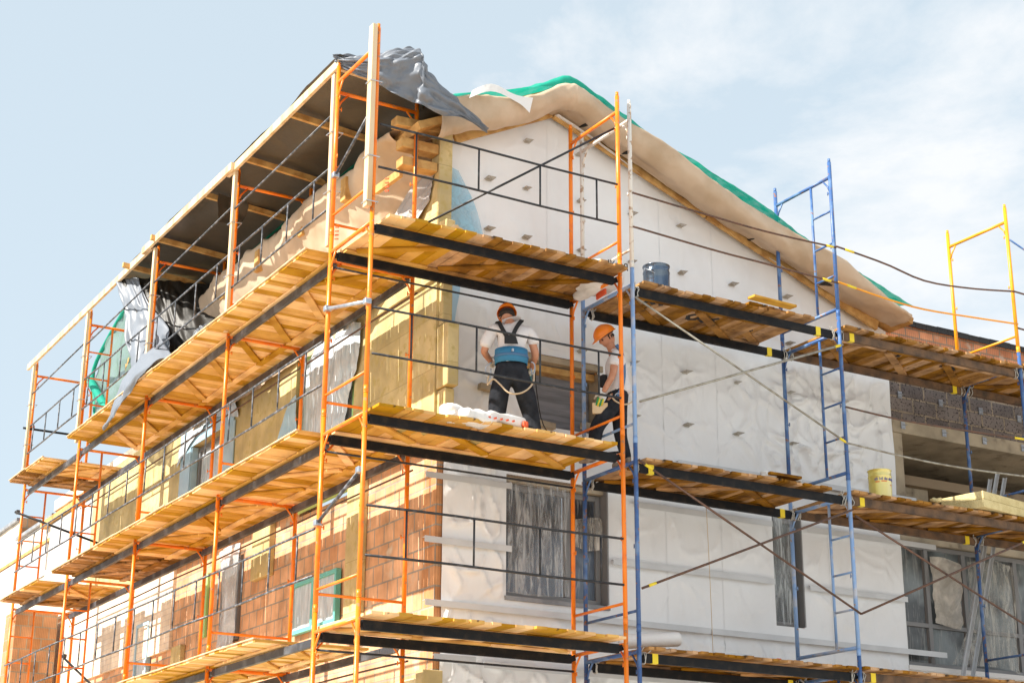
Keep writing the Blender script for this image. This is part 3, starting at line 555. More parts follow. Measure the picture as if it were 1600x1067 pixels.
b = MB(); b.box((1.385, 7.3, 3.9), (1.40, 9.5, 4.18)); b.box((1.385, 9.02, 2.5), (1.40, 9.45, 3.898)); b.box((1.385, 7.25, 2.5), (1.40, 7.62, 3.898)); b.box((1.402, 9.0, 2.95), (1.5, 9.02, 3.9)); b.build('blue_film', 'bluefilm', house)
sheet([[(1.36, 7.2, 4.15), (1.37, 8.0, 4.35), (1.37, 8.8, 4.3), (1.38, 9.5, 4.0)], [(1.36, 7.1, 3.9), (1.35, 8.0, 4.1), (1.36, 8.8, 4.0), (1.38, 9.6, 3.7)]], 24, 10, .02, 3, 44).build('milky_film', 'milky', house, smooth=True)
window('window', 'x', 7.02, 7.70, .82, 1.95, 1.50, fm='frame', gm='milky', fr=.05)
sheet([[(1.46, 6.95, 2.1), (1.44, 7.3, 2.12), (1.46, 7.75, 2.1)], [(1.45, 6.98, 1.4), (1.42, 7.3, 1.4), (1.46, 7.5, 1.4)], [(1.46, 7.0, .5), (1.43, 7.3, .45), (1.46, 7.7, .5)]], 20, 30, .02, 4, 45).build('window_film', film_mat('grey_door_film', (.6, .62, .64), .75, .2), house, smooth=True)
window('window', 'x', 3.75, 5.12, .60, 1.24, 1.45, fm='teal', gm='milky', fr=.05, mull=(4.45,))
window('window', 'x', 10.65, 11.25, .65, 1.55, 1.47, fm='bluefilm', gm='milky', fr=.05)
MB().box((1.50, 8.25, 1.0), (1.535, 8.4, 1.9)).build('green_tape_strip', 'green', house)
# blue film peeling at the corner of the gable
sheet([[(1.58, 1.335, 5.5), (1.62, 1.33, 5.5), (1.70, 1.33, 5.48)], [(1.57, 1.33, 5.1), (1.72, 1.31, 5.1), (1.92, 1.33, 5.1)], [(1.57, 1.33, 4.6), (1.78, 1.30, 4.6), (2.05, 1.32, 4.65)], [(1.57, 1.33, 4.2), (1.8, 1.31, 4.2), (2.06, 1.33, 4.3)]], 20, 30, .012, 3, 51).build('corner_film', 'clearblue', house, smooth=True)
sheet([[(1.565, 1.30, 4.1), (1.63, 1.31, 4.1), (1.76, 1.34, 4.1)], [(1.565, 1.27, 3.4), (1.62, 1.30, 3.4), (1.66, 1.34, 3.4)], [(1.565, 1.29, 2.9), (1.60, 1.31, 2.9), (1.62, 1.34, 2.9)], [(1.565, 1.30, 2.2), (1.6, 1.31, 2.2), (1.64, 1.34, 2.2)]], 14, 40, .012, 4, 52).build('corner_film', 'bluefilm', house, smooth=True)

# ---- flat roofed wing with loggia on the right
wing = thing('flat_roof_wing', 'flat roofed wing of red parapet block and grey cinder block with an open loggia', 'building wing', (8.22, 1.42, GZ))
MB().box((8.22, 1.42, 4.06), (16, 1.72, 4.90)).build('brick_parapet', 'brickT', wing)
b = MB(); nn = 40
for i in range(nn):
    xa = 8.15 + 7.9 * i / nn; xb = 8.15 + 7.9 * (i + 1) / nn - .004; za = 4.905 + .012 * nz(xa * 2, 1)
    b.box((xa, 1.37, za), (xb, 1.80, za + .028))
    b.box((xa, 1.372, za - .05 - .03 * abs(nz(xa * 4, 2))), (xb, 1.38, za))
b.build('bitumen_capping', 'bitumen', wing)
MB().box((8.22, 1.425, 3.53), (16, 1.72, 4.056)).build('cinder_block_band', 'cinder', wing)
MB().box((8.22, 1.40, 3.34), (16, 1.72, 3.526)).build('concrete_lintel', 'concrete', wing, bevel=.01)
MB().box((8.22, 1.725, 3.345), (16, 4.4, 3.52)).build('loggia_ceiling', 'concrete', wing)
MB().box((8.9, 4.2, 1.9), (16, 4.4, 3.34)).build('loggia_back_wall', 'room', wing)
MB().box((8.22, 1.43, 1.9), (8.4, 4.4, 3.34)).build('loggia_side_wall', 'concrete', wing)
for x in (9.35, 11.2, 13): MB().box((x, 2.5, 1.9), (x + .5, 2.9, 2.98)).build('loggia_pillar', 'concrete', wing)
MB().box((9.0, 2.4, 2.985), (16, 3.0, 3.12)).build('loggia_beam', 'room', wing)
MB().box((8.22, 1.40, 1.90), (16, 4.4, 2.10)).build('floor_slab', 'concrete', wing)
b = MB()
for x in (8.4, 9.13, 9.87, 10.6, 11.35):
    for z in (4.55, 3.86, 3.44):
        b.box((x - .035, 1.405 if z != 3.44 else 1.385, z - .045), (x + .035, 1.418 if z != 3.44 else 1.396, z + .05)); b.box((x - .03, 1.34, z - .003), (x + .03, 1.418 if z != 3.44 else 1.396, z))
b.build('parapet_brackets', 'zinc', wing)
w = window('loggia_window', 'y', 8.23, 11.6, .33, 1.89, 1.46, mull=(8.70, 9.36, 10.3), fm='frameg', gm='glass2', fr=.055, trans=(.86,)); w.parent = wing; w.location = Vector(w.location) + house.location - wing.location
for o in [c for c in bpy.data.objects if c.parent == w]: pass
MB().box((8.22, 1.44, -4.1), (16, 1.72, .3)).build('wing_base_wall', 'membrane', wing)
MB().box((8.2, 1.36, .27), (12, 1.44, .325)).build('window_sill', 'rollwhite', wing)
sheet([[(9.4, 1.43, 1.75), (9.8, 1.39, 1.8), (10.25, 1.43, 1.75)], [(9.36, 1.43, 1.0), (9.8, 1.38, 1.0), (10.2, 1.43, 1.0)], [(9.0, 1.43, .4), (9.8, 1.38, .4), (10.2, 1.43, .35)]], 60, 50, .03, 3, 61, uv=(5, 3)).build('window_film', film_mat('hazy_window_film', (.6, .58, .52), .35, .2), wing, smooth=True)
sheet([[(8.74, 1.43, 1.75), (9.0, 1.40, 1.75), (9.3, 1.43, 1.7)], [(8.75, 1.43, 1.3), (9.0, 1.38, 1.3), (9.25, 1.43, 1.3)], [(8.76, 1.43, .9), (9.0, 1.39, .85), (9.2, 1.43, .85)]], 40, 40, .025, 3, 62, uv=(2, 5)).build('window_film', film_mat('opaque_window_film', (.6, .55, .48), .8, .3), wing, smooth=True)

# ---- low wing far left
low = thing('low_brick_wing', 'low pale brick wing with grey roof flashing beyond the scaffold', 'building wing', (1.54, 17, GZ))
MB().box((1.54, 16.92, GZ), (8, 19.6, 4.36)).build('brick_wall', 'brickF', low)
MB().box((1.54, 19.605, GZ), (8, 34, 4.78)).build('brick_wall', 'brickF', low)
MB().box((1.47, 16.92, 4.365), (8, 19.59, 4.43)).build('roof_flashing', 'flash', low)
MB().box((1.47, 19.6, 4.785), (8, 34, 4.85)).build('roof_flashing', 'flash', low)
MB().box((1.56, 19.5, 4.435), (2.1, 19.6, 4.84)).build('end_wall', 'brickP', low)
MB().box((1.51, 17.2, 3.3), (1.535, 22, 3.9)).build('grey_board', 'panelgrey', low)
MB().box((1.49, 17.0, 3.92), (1.535, 23, 3.98)).build('board_trim', 'rafter', low)
pier = thing('brick_pier', 'free standing brown block pier under the lowest left deck', 'pier', (1.0, 16, GZ))
MB().box((.62, 15.4, GZ), (1.36, 16.1, 2.3)).build('block_masonry', 'brickP', pier)
# ------------------------------------------------------------ scaffold frames
def frame_proto(name, w, m, ladder=False, h=2.0, seg=12):
    """walk-through or ladder frame, foot of the outer standard at the origin, local x towards the wall"""
    t = thing(name, '', 'scaffold frame')
    for x in (0, w):
        b = MB().tube([(x, 0, 0), (x, 0, h - .002)], .024, seg); b.tube([(x, 0, h - .01), (x, 0, h + .045)], .018, seg); b.tube([(x, 0, .001), (x, 0, .012)], .0265, seg); b.tube([(x, 0, .0), (x, 0, .075)], .0255, seg)
        for z in (h - .40, .9):
            b.tube([(x + (.02 if x == 0 else -.02), 0, z), (x + (.06 if x == 0 else -.06), 0, z)], .006, 6); b.box((x + (.05 if x == 0 else -.062), -.004, z - .022), (x + (.062 if x == 0 else -.05), .004, z + .022))
        b.build('standard', m, t, smooth=True)
    MB().tube([(.02, 0, h - .2), (w - .02, 0, h - .2)], .021, seg).build('ledger', m, t, smooth=True)
    for x, s in ((0, 1), (w, -1)):
        MB().tube([(x + s * .02, 0, h - .38), (x + s * .05, 0, h - .31), (x + s * .13, 0, h - .215)], .011, 8).build('gusset', m, t, smooth=True)
    if ladder:
        MB().tube([(.36, 0, .10), (.36, 0, h - .22)], .017, seg).build('ladder_upright', m, t, smooth=True)
        MB().tube([(.02, 0, .09), (w - .02, 0, .09)], .021, seg).build('bottom_rung', m, t, smooth=True)
        for z in (.52, .94, 1.36): MB().tube([(.02, 0, z), (.345, 0, z)], .013, 8).build('rung', m, t, smooth=True)
    else:
        MB().tube([(.02, 0, .22), (w - .02, 0, .22)], .015, 10).build('rung', m, t, smooth=True)
    return t
for o_ in (): pass
P_ = {('orange', 0): frame_proto('scaffold_frame', .99, 'orange'), ('orange', 1): frame_proto('scaffold_frame', 1.018, 'orange', True),
      ('blue', 0): frame_proto('scaffold_frame', 1.0, 'blue'), ('blue', 1): frame_proto('scaffold_frame', 1.04, 'blue', True), ('white_paint', 0): frame_proto('scaffold_frame', 1.0, 'white_paint'),
      ('lit_worn_blue', 0): frame_proto('scaffold_frame', 1.0, 'lit_worn_blue'), ('lit_worn_blue', 1): frame_proto('scaffold_frame', 1.04, 'lit_worn_blue', True), ('yellowpost', 0): frame_proto('scaffold_frame', 1.04, 'yellowpost')}
used_p = set()
def frame(m, lad, x, y, zl, rz, label, group):
    k = (m, lad); p = P_[k]; loc = (x, y, zl - 1.8)
    if k not in used_p:
        used_p.add(k); p.location = loc; p.rotation_euler = (0, 0, rz); p['label'] = label; p['group'] = group; return p
    return dup(p, loc, label, rz, group)
TIER = {6: 'topmost tier', 4: 'right below the upper deck', 2: 'right below the middle deck', 0: 'right below the lowest deck', -2: 'bottom tier on the ground'}
GF = 'frames of the gable side scaffold'; LF = 'frames of the left side scaffold'
GX = [(0.0, 'outer corner of the two scaffolds', ['orange'] * 5, 0, 0), (3.012, 'ending the corner bay', ['orange'] * 5, 0, 0),
      (3.175, 'right behind the second worker', ['white_paint', 'lit_worn_blue', 'blue', 'blue', 'blue'], 0, -.06), (6.138, 'at the middle of the gable', ['blue', 'blue', 'lit_worn_blue', 'blue', 'blue'], 1, -.08),
      (9.137, 'near the open loggia', ['yellowpost', 'blue', 'blue', 'blue', 'blue'], 0, -.02), (12.14, 'beyond the loggia at far right', ['yellowpost', 'blue', 'blue', 'blue', 'blue'], 0, -.04)]
NM = {'orange': 'orange', 'white_paint': 'chipped white', 'lit_worn_blue': 'sunlit worn blue', 'blue': 'dark blue', 'yellowpost': 'yellow orange'}
for x, where, cols, lad, dz in GX:
    for i, zl in enumerate((6, 4, 2, 0, -2)):
        frame(cols[i], lad, x, 0, zl + dz, PI / 2, '%s frame %s, %s' % (NM[cols[i]], where, TIER[zl]), GF)
LY = [1.198, 4.167, 7.215, 10.378, 13.49]; ORD = ['nearest the building corner', 'second from the corner', 'third from the corner', 'fourth from the corner', 'last and farthest']
for i, y in enumerate(LY):
    for zl in (6, 4, 2, 0, -2):
        lad = 1 if (i == 3 or (i == 4 and zl < 6)) else 0
        frame('orange', lad, .086, y, zl, 0, 'orange frame along left wall, %s, %s' % (ORD[i], TIER[zl]), LF)
for k, p in P_.items():
    if k not in used_p:
        for c in [q for q in bpy.data.objects if q.parent == p]: bpy.data.objects.remove(c)
        bpy.data.objects.remove(p)
# base jacks
jb = MB(); jb.box((-.08, -.08, 0), (.08, .08, .012)); jb.tube([(0, 0, .01), (0, 0, .42)], .016, 10); jb.lathe([(.03, .3), (.04, .32), (.03, .35)], (0, 0, 0), 8)
jk = None
for x, y in [(gx[0], yy) for gx in GX for yy in (0, 1.0)] + [(xx, y) for y in LY for xx in (.086, 1.104)]:
    if jk is None: jk = jb.build('base_jack', 'zinc'); o = jk
    else: o = jk.copy(); COL.objects.link(o)
    o.location = (x, y, GZ); tag(o, 'galvanised screw jack under a scaffold standard on the ground', 'base jack', 'base jacks under the scaffold')

# ------------------------------------------------------------ guard rails with four pickets
def guard_proto(L_, m):
    t = thing('guard_rail', '', 'guard rail')
    for z in (.60, 1.08):
        MB().tube([(0.02, 0, z), (L_ * .33, 0, z + .006), (L_ * .66, 0, z - .004), (L_ - .02, 0, z)], .013, 8).build('rail', m, t, smooth=True)
    for f in (.15, .40, .655, .90): MB().tube([(L_ * f, 0, .605), (L_ * f, 0, 1.075)], .011, 8).build('picket', m, t, smooth=True)
    return t
LEV = {4: 'above the upper deck', 2: 'above the middle deck', 0: 'above the lowest deck'}
g0 = guard_proto(2.98, 'rail'); fst = True
for z in (4, 2, 0):
    lb = 'black picket guard rail on the gable corner bay, ' + LEV[z]
    if fst: g0.location = (.015, -.035, z); g0['label'] = lb; g0['group'] = 'black guard rails on the gable side'; fst = False
    else: dup(g0, (.015, -.035, z), lb)
g1 = guard_proto(3.0, 'greyrail'); fst = True
BAYN = ['bay nearest the corner', 'second bay from the corner', 'third bay from the corner', 'farthest bay']
for i in range(4):
    for z in (4, 2, 0):
        lb = 'grey picket guard rail on left scaffold, %s, %s' % (BAYN[i], LEV[z]); loc = (.05, LY[i], z)
        if fst: o = g1; o.location = loc; o['label'] = lb; o['group'] = 'grey guard rails on the left side'; fst = False
        else: o = dup(g1, loc, lb)
        o.rotation_euler = (0, 0, PI / 2); o.scale = ((LY[i + 1] - LY[i]) / 3.0, 1, 1)

# ------------------------------------------------------------ single tubes
def rod(name, label, pts, r, m, cat='scaffold tube', group=None, tape=()):
    n = 14; P = [Vector(p) for p in pts]
    if len(P) > 2: P = [samp(P, k / n) for k in range(n + 1)]
    o = MB().tube(P, r, 8).build(name, m, smooth=True, loc=P[0]); tag(o, label, cat, group)
    for u in tape:
        a = samp([Vector(p) for p in pts], u); c = samp([Vector(p) for p in pts], min(1, u + .045)); MB().tube([a, c], r + .003, 8).build('tape_band', 'yellow', o, smooth=True)
    return o
GB = 'bent guard rods of the blue scaffold'; XB = 'cross braces of the blue scaffold'; HB = 'single tubes behind the decks'
rod('guard_rod', 'rusty upper guard rod sagging across the blue bay above the tin bucket', [(3.18, -.03, 5.03), (4.2, -.03, 4.99), (5.1, -.03, 4.965), (6.14, -.03, 4.985)], .012, 'rust', group=GB, tape=(.93,))
rod('guard_rod', 'rusty upper guard rod bowed between the blue and yellow top frames', [(6.14, -.035, 5.0), (6.9, -.04, 4.93), (7.54, -.045, 4.83), (8.3, -.04, 4.88), (9.14, -.03, 5.0)], .012, 'rust', group=GB, tape=(.06,))
rod('guard_rod', 'dark lower guard rod across the blue bay above the tin bucket', [(3.18, -.03, 4.62), (4.3, -.03, 4.57), (5.1, -.03, 4.555), (6.14, -.03, 4.53)], .012, 'rust', group=GB, tape=(.9,))
rod('guard_rod', 'yellow lower guard rod bowed between the blue and yellow top frames', [(6.14, -.035, 4.54), (6.9, -.04, 4.47), (7.5, -.045, 4.445), (8.4, -.04, 4.50), (9.14, -.03, 4.555)], .012, 'yellowpost', group=GB, tape=(.06,))
rod('guard_rod', 'rusty bowed guard rod in front of the grey cinder blocks', [(6.14, -.03, 2.99), (6.9, -.035, 2.96), (7.7, -.04, 2.97), (9.14, -.03, 3.02)], .012, 'rust', group=GB, tape=(.92,))
rod('guard_rod', 'grey bowed guard rod in front of the open loggia', [(6.14, -.04, 2.55), (7.2, -.04, 2.50), (8.1, -.04, 2.50), (9.14, -.03, 2.54)], .012, 'greyrod', group=GB, tape=(.93,))
rod('guard_rod', 'dark blue guard rod running off the right edge from the yellow frame', [(9.14, -.03, 5.72), (12.1, -.03, 4.7)], .012, 'blue', group=GB)
for z in (5.0, 4.5, 3.0, 2.5, 1.0): rod('guard_rod', 'rusty far right guard rod, %s' % {5.0: 'highest', 4.5: 'second highest', 3.0: 'chest high over the middle deck', 2.5: 'knee high over the middle deck', 1.0: 'over the lowest deck'}[z], [(9.14, -.03, z), (10.6, -.03, z - .04), (12.1, -.03, z)], .012, 'rust', group=GB)
rod('cross_brace', 'pale grey cross brace falling to the right under the upper blue deck', [(3.18, -.045, 3.78), (6.13, -.045, 2.54)], .012, 'greyrod', group=XB, tape=(.93,))
rod('cross_brace', 'pale grey cross brace rising to the right under the upper blue deck', [(3.2, -.065, 2.59), (6.12, -.065, 3.74)], .014, 'greyrod', group=XB, tape=(.93,))
rod('cross_brace', 'rusty cross brace falling to the right below the middle blue deck', [(3.18, -.045, 1.95), (6.17, -.045, .58)], .013, 'rust', group=XB, tape=(.05,))
rod('cross_brace', 'rusty cross brace rising to the right below the middle blue deck', [(3.18, -.065, .58), (6.12, -.065, 1.76)], .013, 'rust', group=XB, tape=(.05,))
rod('cross_brace', 'rusty cross brace falling to the right in front of the loggia window', [(6.17, -.045, 1.70), (9.1, -.045, .54)], .013, 'rust', group=XB)
rod('cross_brace', 'rusty cross brace rising to the right in front of the loggia window', [(6.16, -.065, .58), (9.12, -.065, 1.80)], .013, 'rust', group=XB, tape=(.85,))
rod('diagonal_tube', 'black diagonal tube crossing the guard rails above the upper corner deck', [(1.10, .96, 4.56), (2.99, .03, 5.80)], .014, 'rail', group=HB)
for z in (3.83, 1.83, -.17):
    nm = {3.83: 'upper', 1.83: 'middle', -.17: 'lowest'}[z]
    rod('wall_side_tube', 'dark tube along the gable below the %s corner deck' % nm, [(.02, .965, z), (2.99, .965, z)], .012, 'rail', group=HB)
    for i in range(4): rod('wall_side_tube', 'brown tube along the left wall below the %s deck, %s' % (nm, BAYN[i]), [(1.135, LY[i], z), (1.135, (LY[i] + LY[i + 1]) / 2, z + .01), (1.135, LY[i + 1], z)], .011, 'rust', group=HB)
for i in range(4): rod('diagonal_rod', 'thin weathered rod under the tarpaulin rail, ' + BAYN[i], [(.03, LY[i] + .03, 5.70), (.03, LY[i + 1] - .03, 5.64)], .012, 'greyrail', group='thin rods of the top left tier')
def strap(label, p, q, r, m):
    t = MB().tube([p, q], r, 10).build('corner_strut', m, smooth=True, loc=p); tag(t, label, 'strut', 'short struts tying the corner frames')
    for e in (p, q): MB().box((e[0] - .035, e[1] - .035, e[2] - .03), (e[0] + .035, e[1] + .035, e[2] + .03)).build('clamp', 'zinc', t, bevel=.008)
strap('dark steel strut rising right of the timber post at the top corner', (-.0, .96, 4.88), (-.0, .1, 5.30), .016, 'greyrail')
strap('galvanised flat strut across the corner standards under the upper deck', (-.02, .97, 3.36), (-.02, .0, 3.14), .02, 'zinc')
strap('dark steel strut across the corner standards under the middle deck', (-.02, .99, 1.09), (-.02, .03, 1.43), .018, 'greyrail')
tag(MB().tube([(-.05, 13.46, 5.05), (1.25, 13.46, 5.05)], .02, 8).build('tie_tube', 'black', smooth=True), 'black tie tube across the farthest top frame', 'scaffold tube', 'black tie tubes')
for (p, q, lb) in (((-.05, 13.44, 3.6), (1.5, 12.9, 3.05), 'black tie tube from the farthest frame to the wall under the upper deck'), ((.95, 13.44, 1.3), (1.5, 11.6, .2), 'black tie tube low beside the brown block pier'), ((2.85, .95, -.40), (3.4, .95, -.40), 'short black tie tube clamped at the bottom of the orange and blue frames')):
    o = MB().tube([p, q], .02, 8).build('tie_tube', 'black', smooth=True, loc=p); tag(o, lb, 'scaffold tube', 'black tie tubes')
    MB().box((p[0] + .02, p[1] - .03, p[2] - .035), (p[0] + .08, p[1] + .03, p[2] + .035)).build('clamp', 'beamgrey', o, bevel=.01)
tag(MB().tube([(3.0, .93, 2.42), (3.12, .9, 2.28), (3.2, .8, 2.2), (3.3, .5, 2.17)], .014, 8).build('chain', 'black', loc=(3.0, .93, 2.42)), 'black chain hanging between the orange and blue frames beside the second worker', 'chain')

# ------------------------------------------------------------ deck beams
def beam(p, q, m, label, grp, tape=()):
    p = Vector(p); q = Vector(q); d = (q - p).normalized(); s = Vector((0, 0, 1)); b = MB()
    b.bar(p, q, .045, .082 if m == 'beamgrey' else .095); o = b.build('deck_beam', m, loc=p, bevel=.004); tag(o, label, 'beam', grp)
    for e, sg in ((p, -1), (q, 1)):
        MB().bar(e + d * sg * .0, e + d * sg * .05 + s * .02, .03, .06).build('hook', m, o, bevel=.004)
    if 'blue' in label or 'loggia' in label or 'far right' in label:
        rr = random.Random(int(p.x * 100 + p.z * 10 + p.y * 7))
        for e in (p, q):
            for k in range(3):
                a0 = e + Vector((rr.uniform(-.05, .03), 0, 0)); MB().tube([a0 + Vector((rr.uniform(-.015, .015), .035 * math.cos(2 * PI * j / 9), .062 * math.sin(2 * PI * j / 9))) for j in range(10)] + [a0 + Vector((rr.uniform(-.06, .06), -.04, rr.uniform(.04, .11)))], .005, 5).build('wire_wrap', 'bracket', o)
    for u in tape: a = p.lerp(q, u); MB().bar(a, a + d * .07, .052, .102).build('tape_band', 'yellow', o)
GBE = 'deck beams of the gable side'; LBE = 'deck beams of the left side'
BN = {4: 'upper', 2: 'middle', 0: 'lowest', -2: 'bottom'}
gb = [(.06, 2.95, 'corner bay', 0, ['black'] * 3), (3.24, 6.08, 'blue bay', -.07, ['black', 'black', 'black']), (6.2, 9.08, 'bay in front of the loggia', -.06, ['beamwood'] * 3), (9.2, 12.1, 'far right bay', -.04, ['beamwood'] * 3)]
for (xa, xb, nm, dz, ms) in gb:
    for k, z in enumerate((4, 2, 0)):
        for y, sd in ((.045, 'outer'), (.95, 'wall side')):
            tp = () if nm == 'corner bay' else ((.9,) if (k == 0 and nm == 'blue bay') else (.04,) if sd == 'outer' else (.93,))
            beam((xa, y, z + dz - .045), (xb, y, z + dz - .045), ms[k], '%s %s beam, %s deck, %s' % ('black steel' if ms[k] == 'black' else 'old brown', sd, BN[z], nm), GBE, tp)
for i in range(4):
    for z in (4, 2, 0):
        for x, sd in ((.15, 'outer'), (1.03, 'wall side')):
            beam((x, LY[i] + .05, z - .045), (x, LY[i + 1] - .05, z - .045), 'beamgrey', 'worn grey %s beam, %s deck of left scaffold, %s' % (sd, BN[z], BAYN[i]), LBE)

# ------------------------------------------------------------ deck panels: boards nailed to battens and one diagonal
def panel_proto(seed, wood, L_=1.0, flip=False, trim=False):
    rnd = random.Random(seed); t = thing('deck_panel', '', 'deck panel'); b = MB(); x = 0
    while x < L_ - .03:
        w = min(rnd.uniform(.085, .165) if wood == 'wood' else rnd.uniform(.06, .13), L_ - x)
        if L_ - x - w < .05: w = L_ - x
        y0 = rnd.uniform(-.018, .014) - (.04 if rnd.random() < .1 else 0); y1 = 1.24 + rnd.uniform(-.03, .03); dz = rnd.uniform(0, .006); g = rnd.uniform(.001, .004) if rnd.random() < (.86 if trim else .75) else rnd.uniform(.007, .016)
        if trim: y0 = rnd.uniform(-.004, .004); y1 = 1.30 + rnd.uniform(-.006, .006)
        b.box((x + .001, y0, dz), (x + w - g, y1, dz + rnd.uniform(.024, .032)), rot=Matrix.Rotation(rnd.uniform(-.012, .012), 3, 'Z') @ Matrix.Rotation(rnd.uniform(-.006, .006), 3, 'X')); x += w
    b.build('boards', wood, t)
    for y in (.34, 1.06): MB().bar((.01, y, -.013), (L_ - .02, y, -.013), .085, .024).build('batten', wood, t, bevel=.003)
    if trim: MB().bar((.0, -.006, .034), (L_, -.006, .034), .03, .012).build('edge_strip', 'timber', t)
    a, c = ((.06, .40), (L_ - .12, 1.0)) if not flip else ((L_ - .06, .40), (.12, 1.0))
    MB().bar((*a, -.014), (*c, -.014), .095, .024).build('diagonal_batten', wood, t, bevel=.003)
    return t
PR = {}
for w in ('wood', 'woodold'):
    PR[w] = [panel_proto(s_, w, 1.0, s_ % 2) for s_ in (1, 2, 3, 4, 5)]; PR[w + 'L'] = [panel_proto(s_, w, 1.0, s_ % 2, True) for s_ in (11, 12, 13, 14, 15)]
pu = set(); rp_ = random.Random(5); cnt = {}
NTH = ['first', 'second', 'third', 'fourth', 'fifth', 'sixth', 'seventh', 'eighth', 'ninth', 'tenth', 'eleventh', 'twelfth', 'thirteenth', 'fourteenth']
def panel(side, u, z, wood, row):
    wk = wood + ('L' if side == 'l' else ''); k = rp_.randrange(5); p = PR[wk][k]
    n = cnt.get(row, 0); cnt[row] = n + 1
    lb = '%s panel, %s from the corner on the %s' % ({'wood': 'honey plank', 'woodold': 'weathered plank'}[wood], NTH[n], row); gp = 'plank deck panels'
    if side == 'g': loc = (u, -.15 if u < 2.5 else -.045, z + .033 - (.0 if u < 2.5 else .004)); rz = 0
    else: loc = (-.20, u + 1.0, z + .035); rz = -PI / 2
    if (wk, k) in pu: o = dup(p, loc, lb, rz, gp)
    else: pu.add((wk, k)); p.location = loc; p.rotation_euler = (0, 0, rz); p['label'] = lb; p['group'] = gp; o = p
    o.rotation_euler = (rp_.uniform(-.006, .006), rp_.uniform(-.006, .006), rz + rp_.uniform(-.012, .012)); return o
pan = {}
for z, us_, w in ((4, (.12, 1.10, 2.02), 'wood'), (2, (.06, .95, 1.85), 'wood'), (0, (.06, 1.02, 1.92), 'wood')):
    for j, u in enumerate(us_): pan[('A', z, j)] = panel('g', u, z, 'woodold' if (z == 4 and j) else w, '%s corner deck of the gable side' % BN[z])
for z, us_ in ((3.93, (3.28, 4.28, 4.75)), (1.93, (3.28, 4.0, 4.85)), (-.07, (3.28, 4.28, 5.1))):
    for j, u in enumerate(us_): pan[('B', round(z), j)] = panel('g', u + (.0 if j < 2 else 0), z + (.0 if j != 1 else .001) + (.034 if j == 2 and z > 3 else 0), 'woodold', '%s blue bay deck' % BN[round(z + .07)])
for z in (3.94, 1.94, -.06):
    for j, u in enumerate((6.18, 7.17, 8.14)): pan[('C', round(z), j)] = panel('g', u, z, 'woodold', '%s deck in front of the loggia' % BN[round(z + .06)])
for z in (3.97, 1.97, -.03):
    for j, u in enumerate((9.16, 10.15, 11.13)): panel('g', u, z, 'woodold', '%s far right deck' % BN[round(z + .03)])
for z, st, en in ((4, 1.16, 10.0), (4, 11.35, 13.4), (2, 1.16, 10.2), (2, 10.95, 13.3), (0, 2.05, 13.4)):
    n = max(1, round((en - st) / .985)); stp = (en - st) / n
    for j in range(n):
        y = st + j * stp
        w = 'woodold' if (z == 2 and 7.3 < y < 9.2) or (z == 4 and y > 12) or (z == 2 and y > 12) else 'wood'
        panel('l', y, z + (.03 if (z == 4 and y > 12.1) else 0), w, '%s deck along the left wall' % BN[z])
for w in PR:
    for k, p in enumerate(PR[w]):
        if (w, k) not in pu:
            for c in [q for q in bpy.data.objects if q.parent == p]: bpy.data.objects.remove(c)
            bpy.data.objects.remove(p)
# letters sprayed on the underside of the two panels of the blue bay
def sprayed(pp, strokes, x0, y0, s):
    b = MB()
    for st in strokes:
        for (ax, ay), (bx_, by) in zip(st, st[1:]):
            b.bar((x0 + ax * s, y0 + ay * s, pp.location.z - .0022), (x0 + bx_ * s, y0 + by * s, pp.location.z - .0022), .052, .003)
    return b.build('sprayed_letters', 'ink', pp)
for key, st, x0, y0, s in ((('B', 4, 0), [[(0, .1), (.15, 0), (.3, .1)], [(.12, 0), (.05, .35)], [(.35, .0), (.3, .35)], [(.5, 0), (.32, .2), (.5, .35)], [(.75, .05), (.6, .02), (.55, .2), (.65, .33)]], 3.45, .22, .62),
                           (('B', 4, 1), [[(0, .2), (.1, .05), (.25, .1), (.25, .3), (.1, .38), (0, .2)], [(.35, .05), (.5, .3), (.4, .38)], [(.35, .35), (.6, .05)], [(.55, .2), (.7, .4)]], 4.33, .42, .62),
                           (('B', 4, 2), [[(0, .1), (.3, .05), (.6, .15), (.62, .32)], [(-.02, .5), (.12, .42)], [(.1, .75), (.3, .78), (.42, .65), (.3, .5), (.15, .48)]], 5.0, .12, .85),
                           (('C', 4, 1), [[(0, .2), (.2, .1), (.45, .12)], [(.2, .1), (.25, .3)]], 7.3, .25, .7), (('C', 4, 2), [[(0, .3), (.2, .2), (.4, .35), (.3, .5)], [(.45, .1), (.6, .2)]], 8.2, .25, .7)):
    pp = pan[key]; rr = pp.rotation_euler.copy(); o = sprayed(pp, st, x0, y0, s)

# ------------------------------------------------------------ timber posts, rail and cross pieces of the canopy
TP = 'timber posts strapped to the top frames'
for i, (y, z0) in enumerate(zip(LY, (4.12, 4.03, 4.2, 4.08, 4.1))):
    o = MB().box((-.0, y - .10, z0), (.045, y - .028, 6.17), rot=Matrix.Rotation(R(.3 * (i - 2)), 3, 'X')).build('timber_post', 'timber', bevel=.004, loc=(.02, y - .06, z0)); tag(o, 'pale timber post strapped to the top frame %s of the left scaffold' % ORD[i], 'post', TP)
    for z in (4.75, 5.45):
        MB().tube([(-.012, y - .11, z), (.125, y - .11, z + .01), (.125, y + .03, z), (-.012, y + .03, z + .01), (-.012, y - .11, z)], .006, 5).build('wire_tie', 'zinc', o)
o = MB().box((-.085, -.045, 4.15), (-.028, .05, 6.215)).build('timber_post', 'timber', bevel=.004, loc=(-.05, 0, 4.15)); tag(o, 'tall pale timber post strapped to the outermost corner standard', 'post', TP)
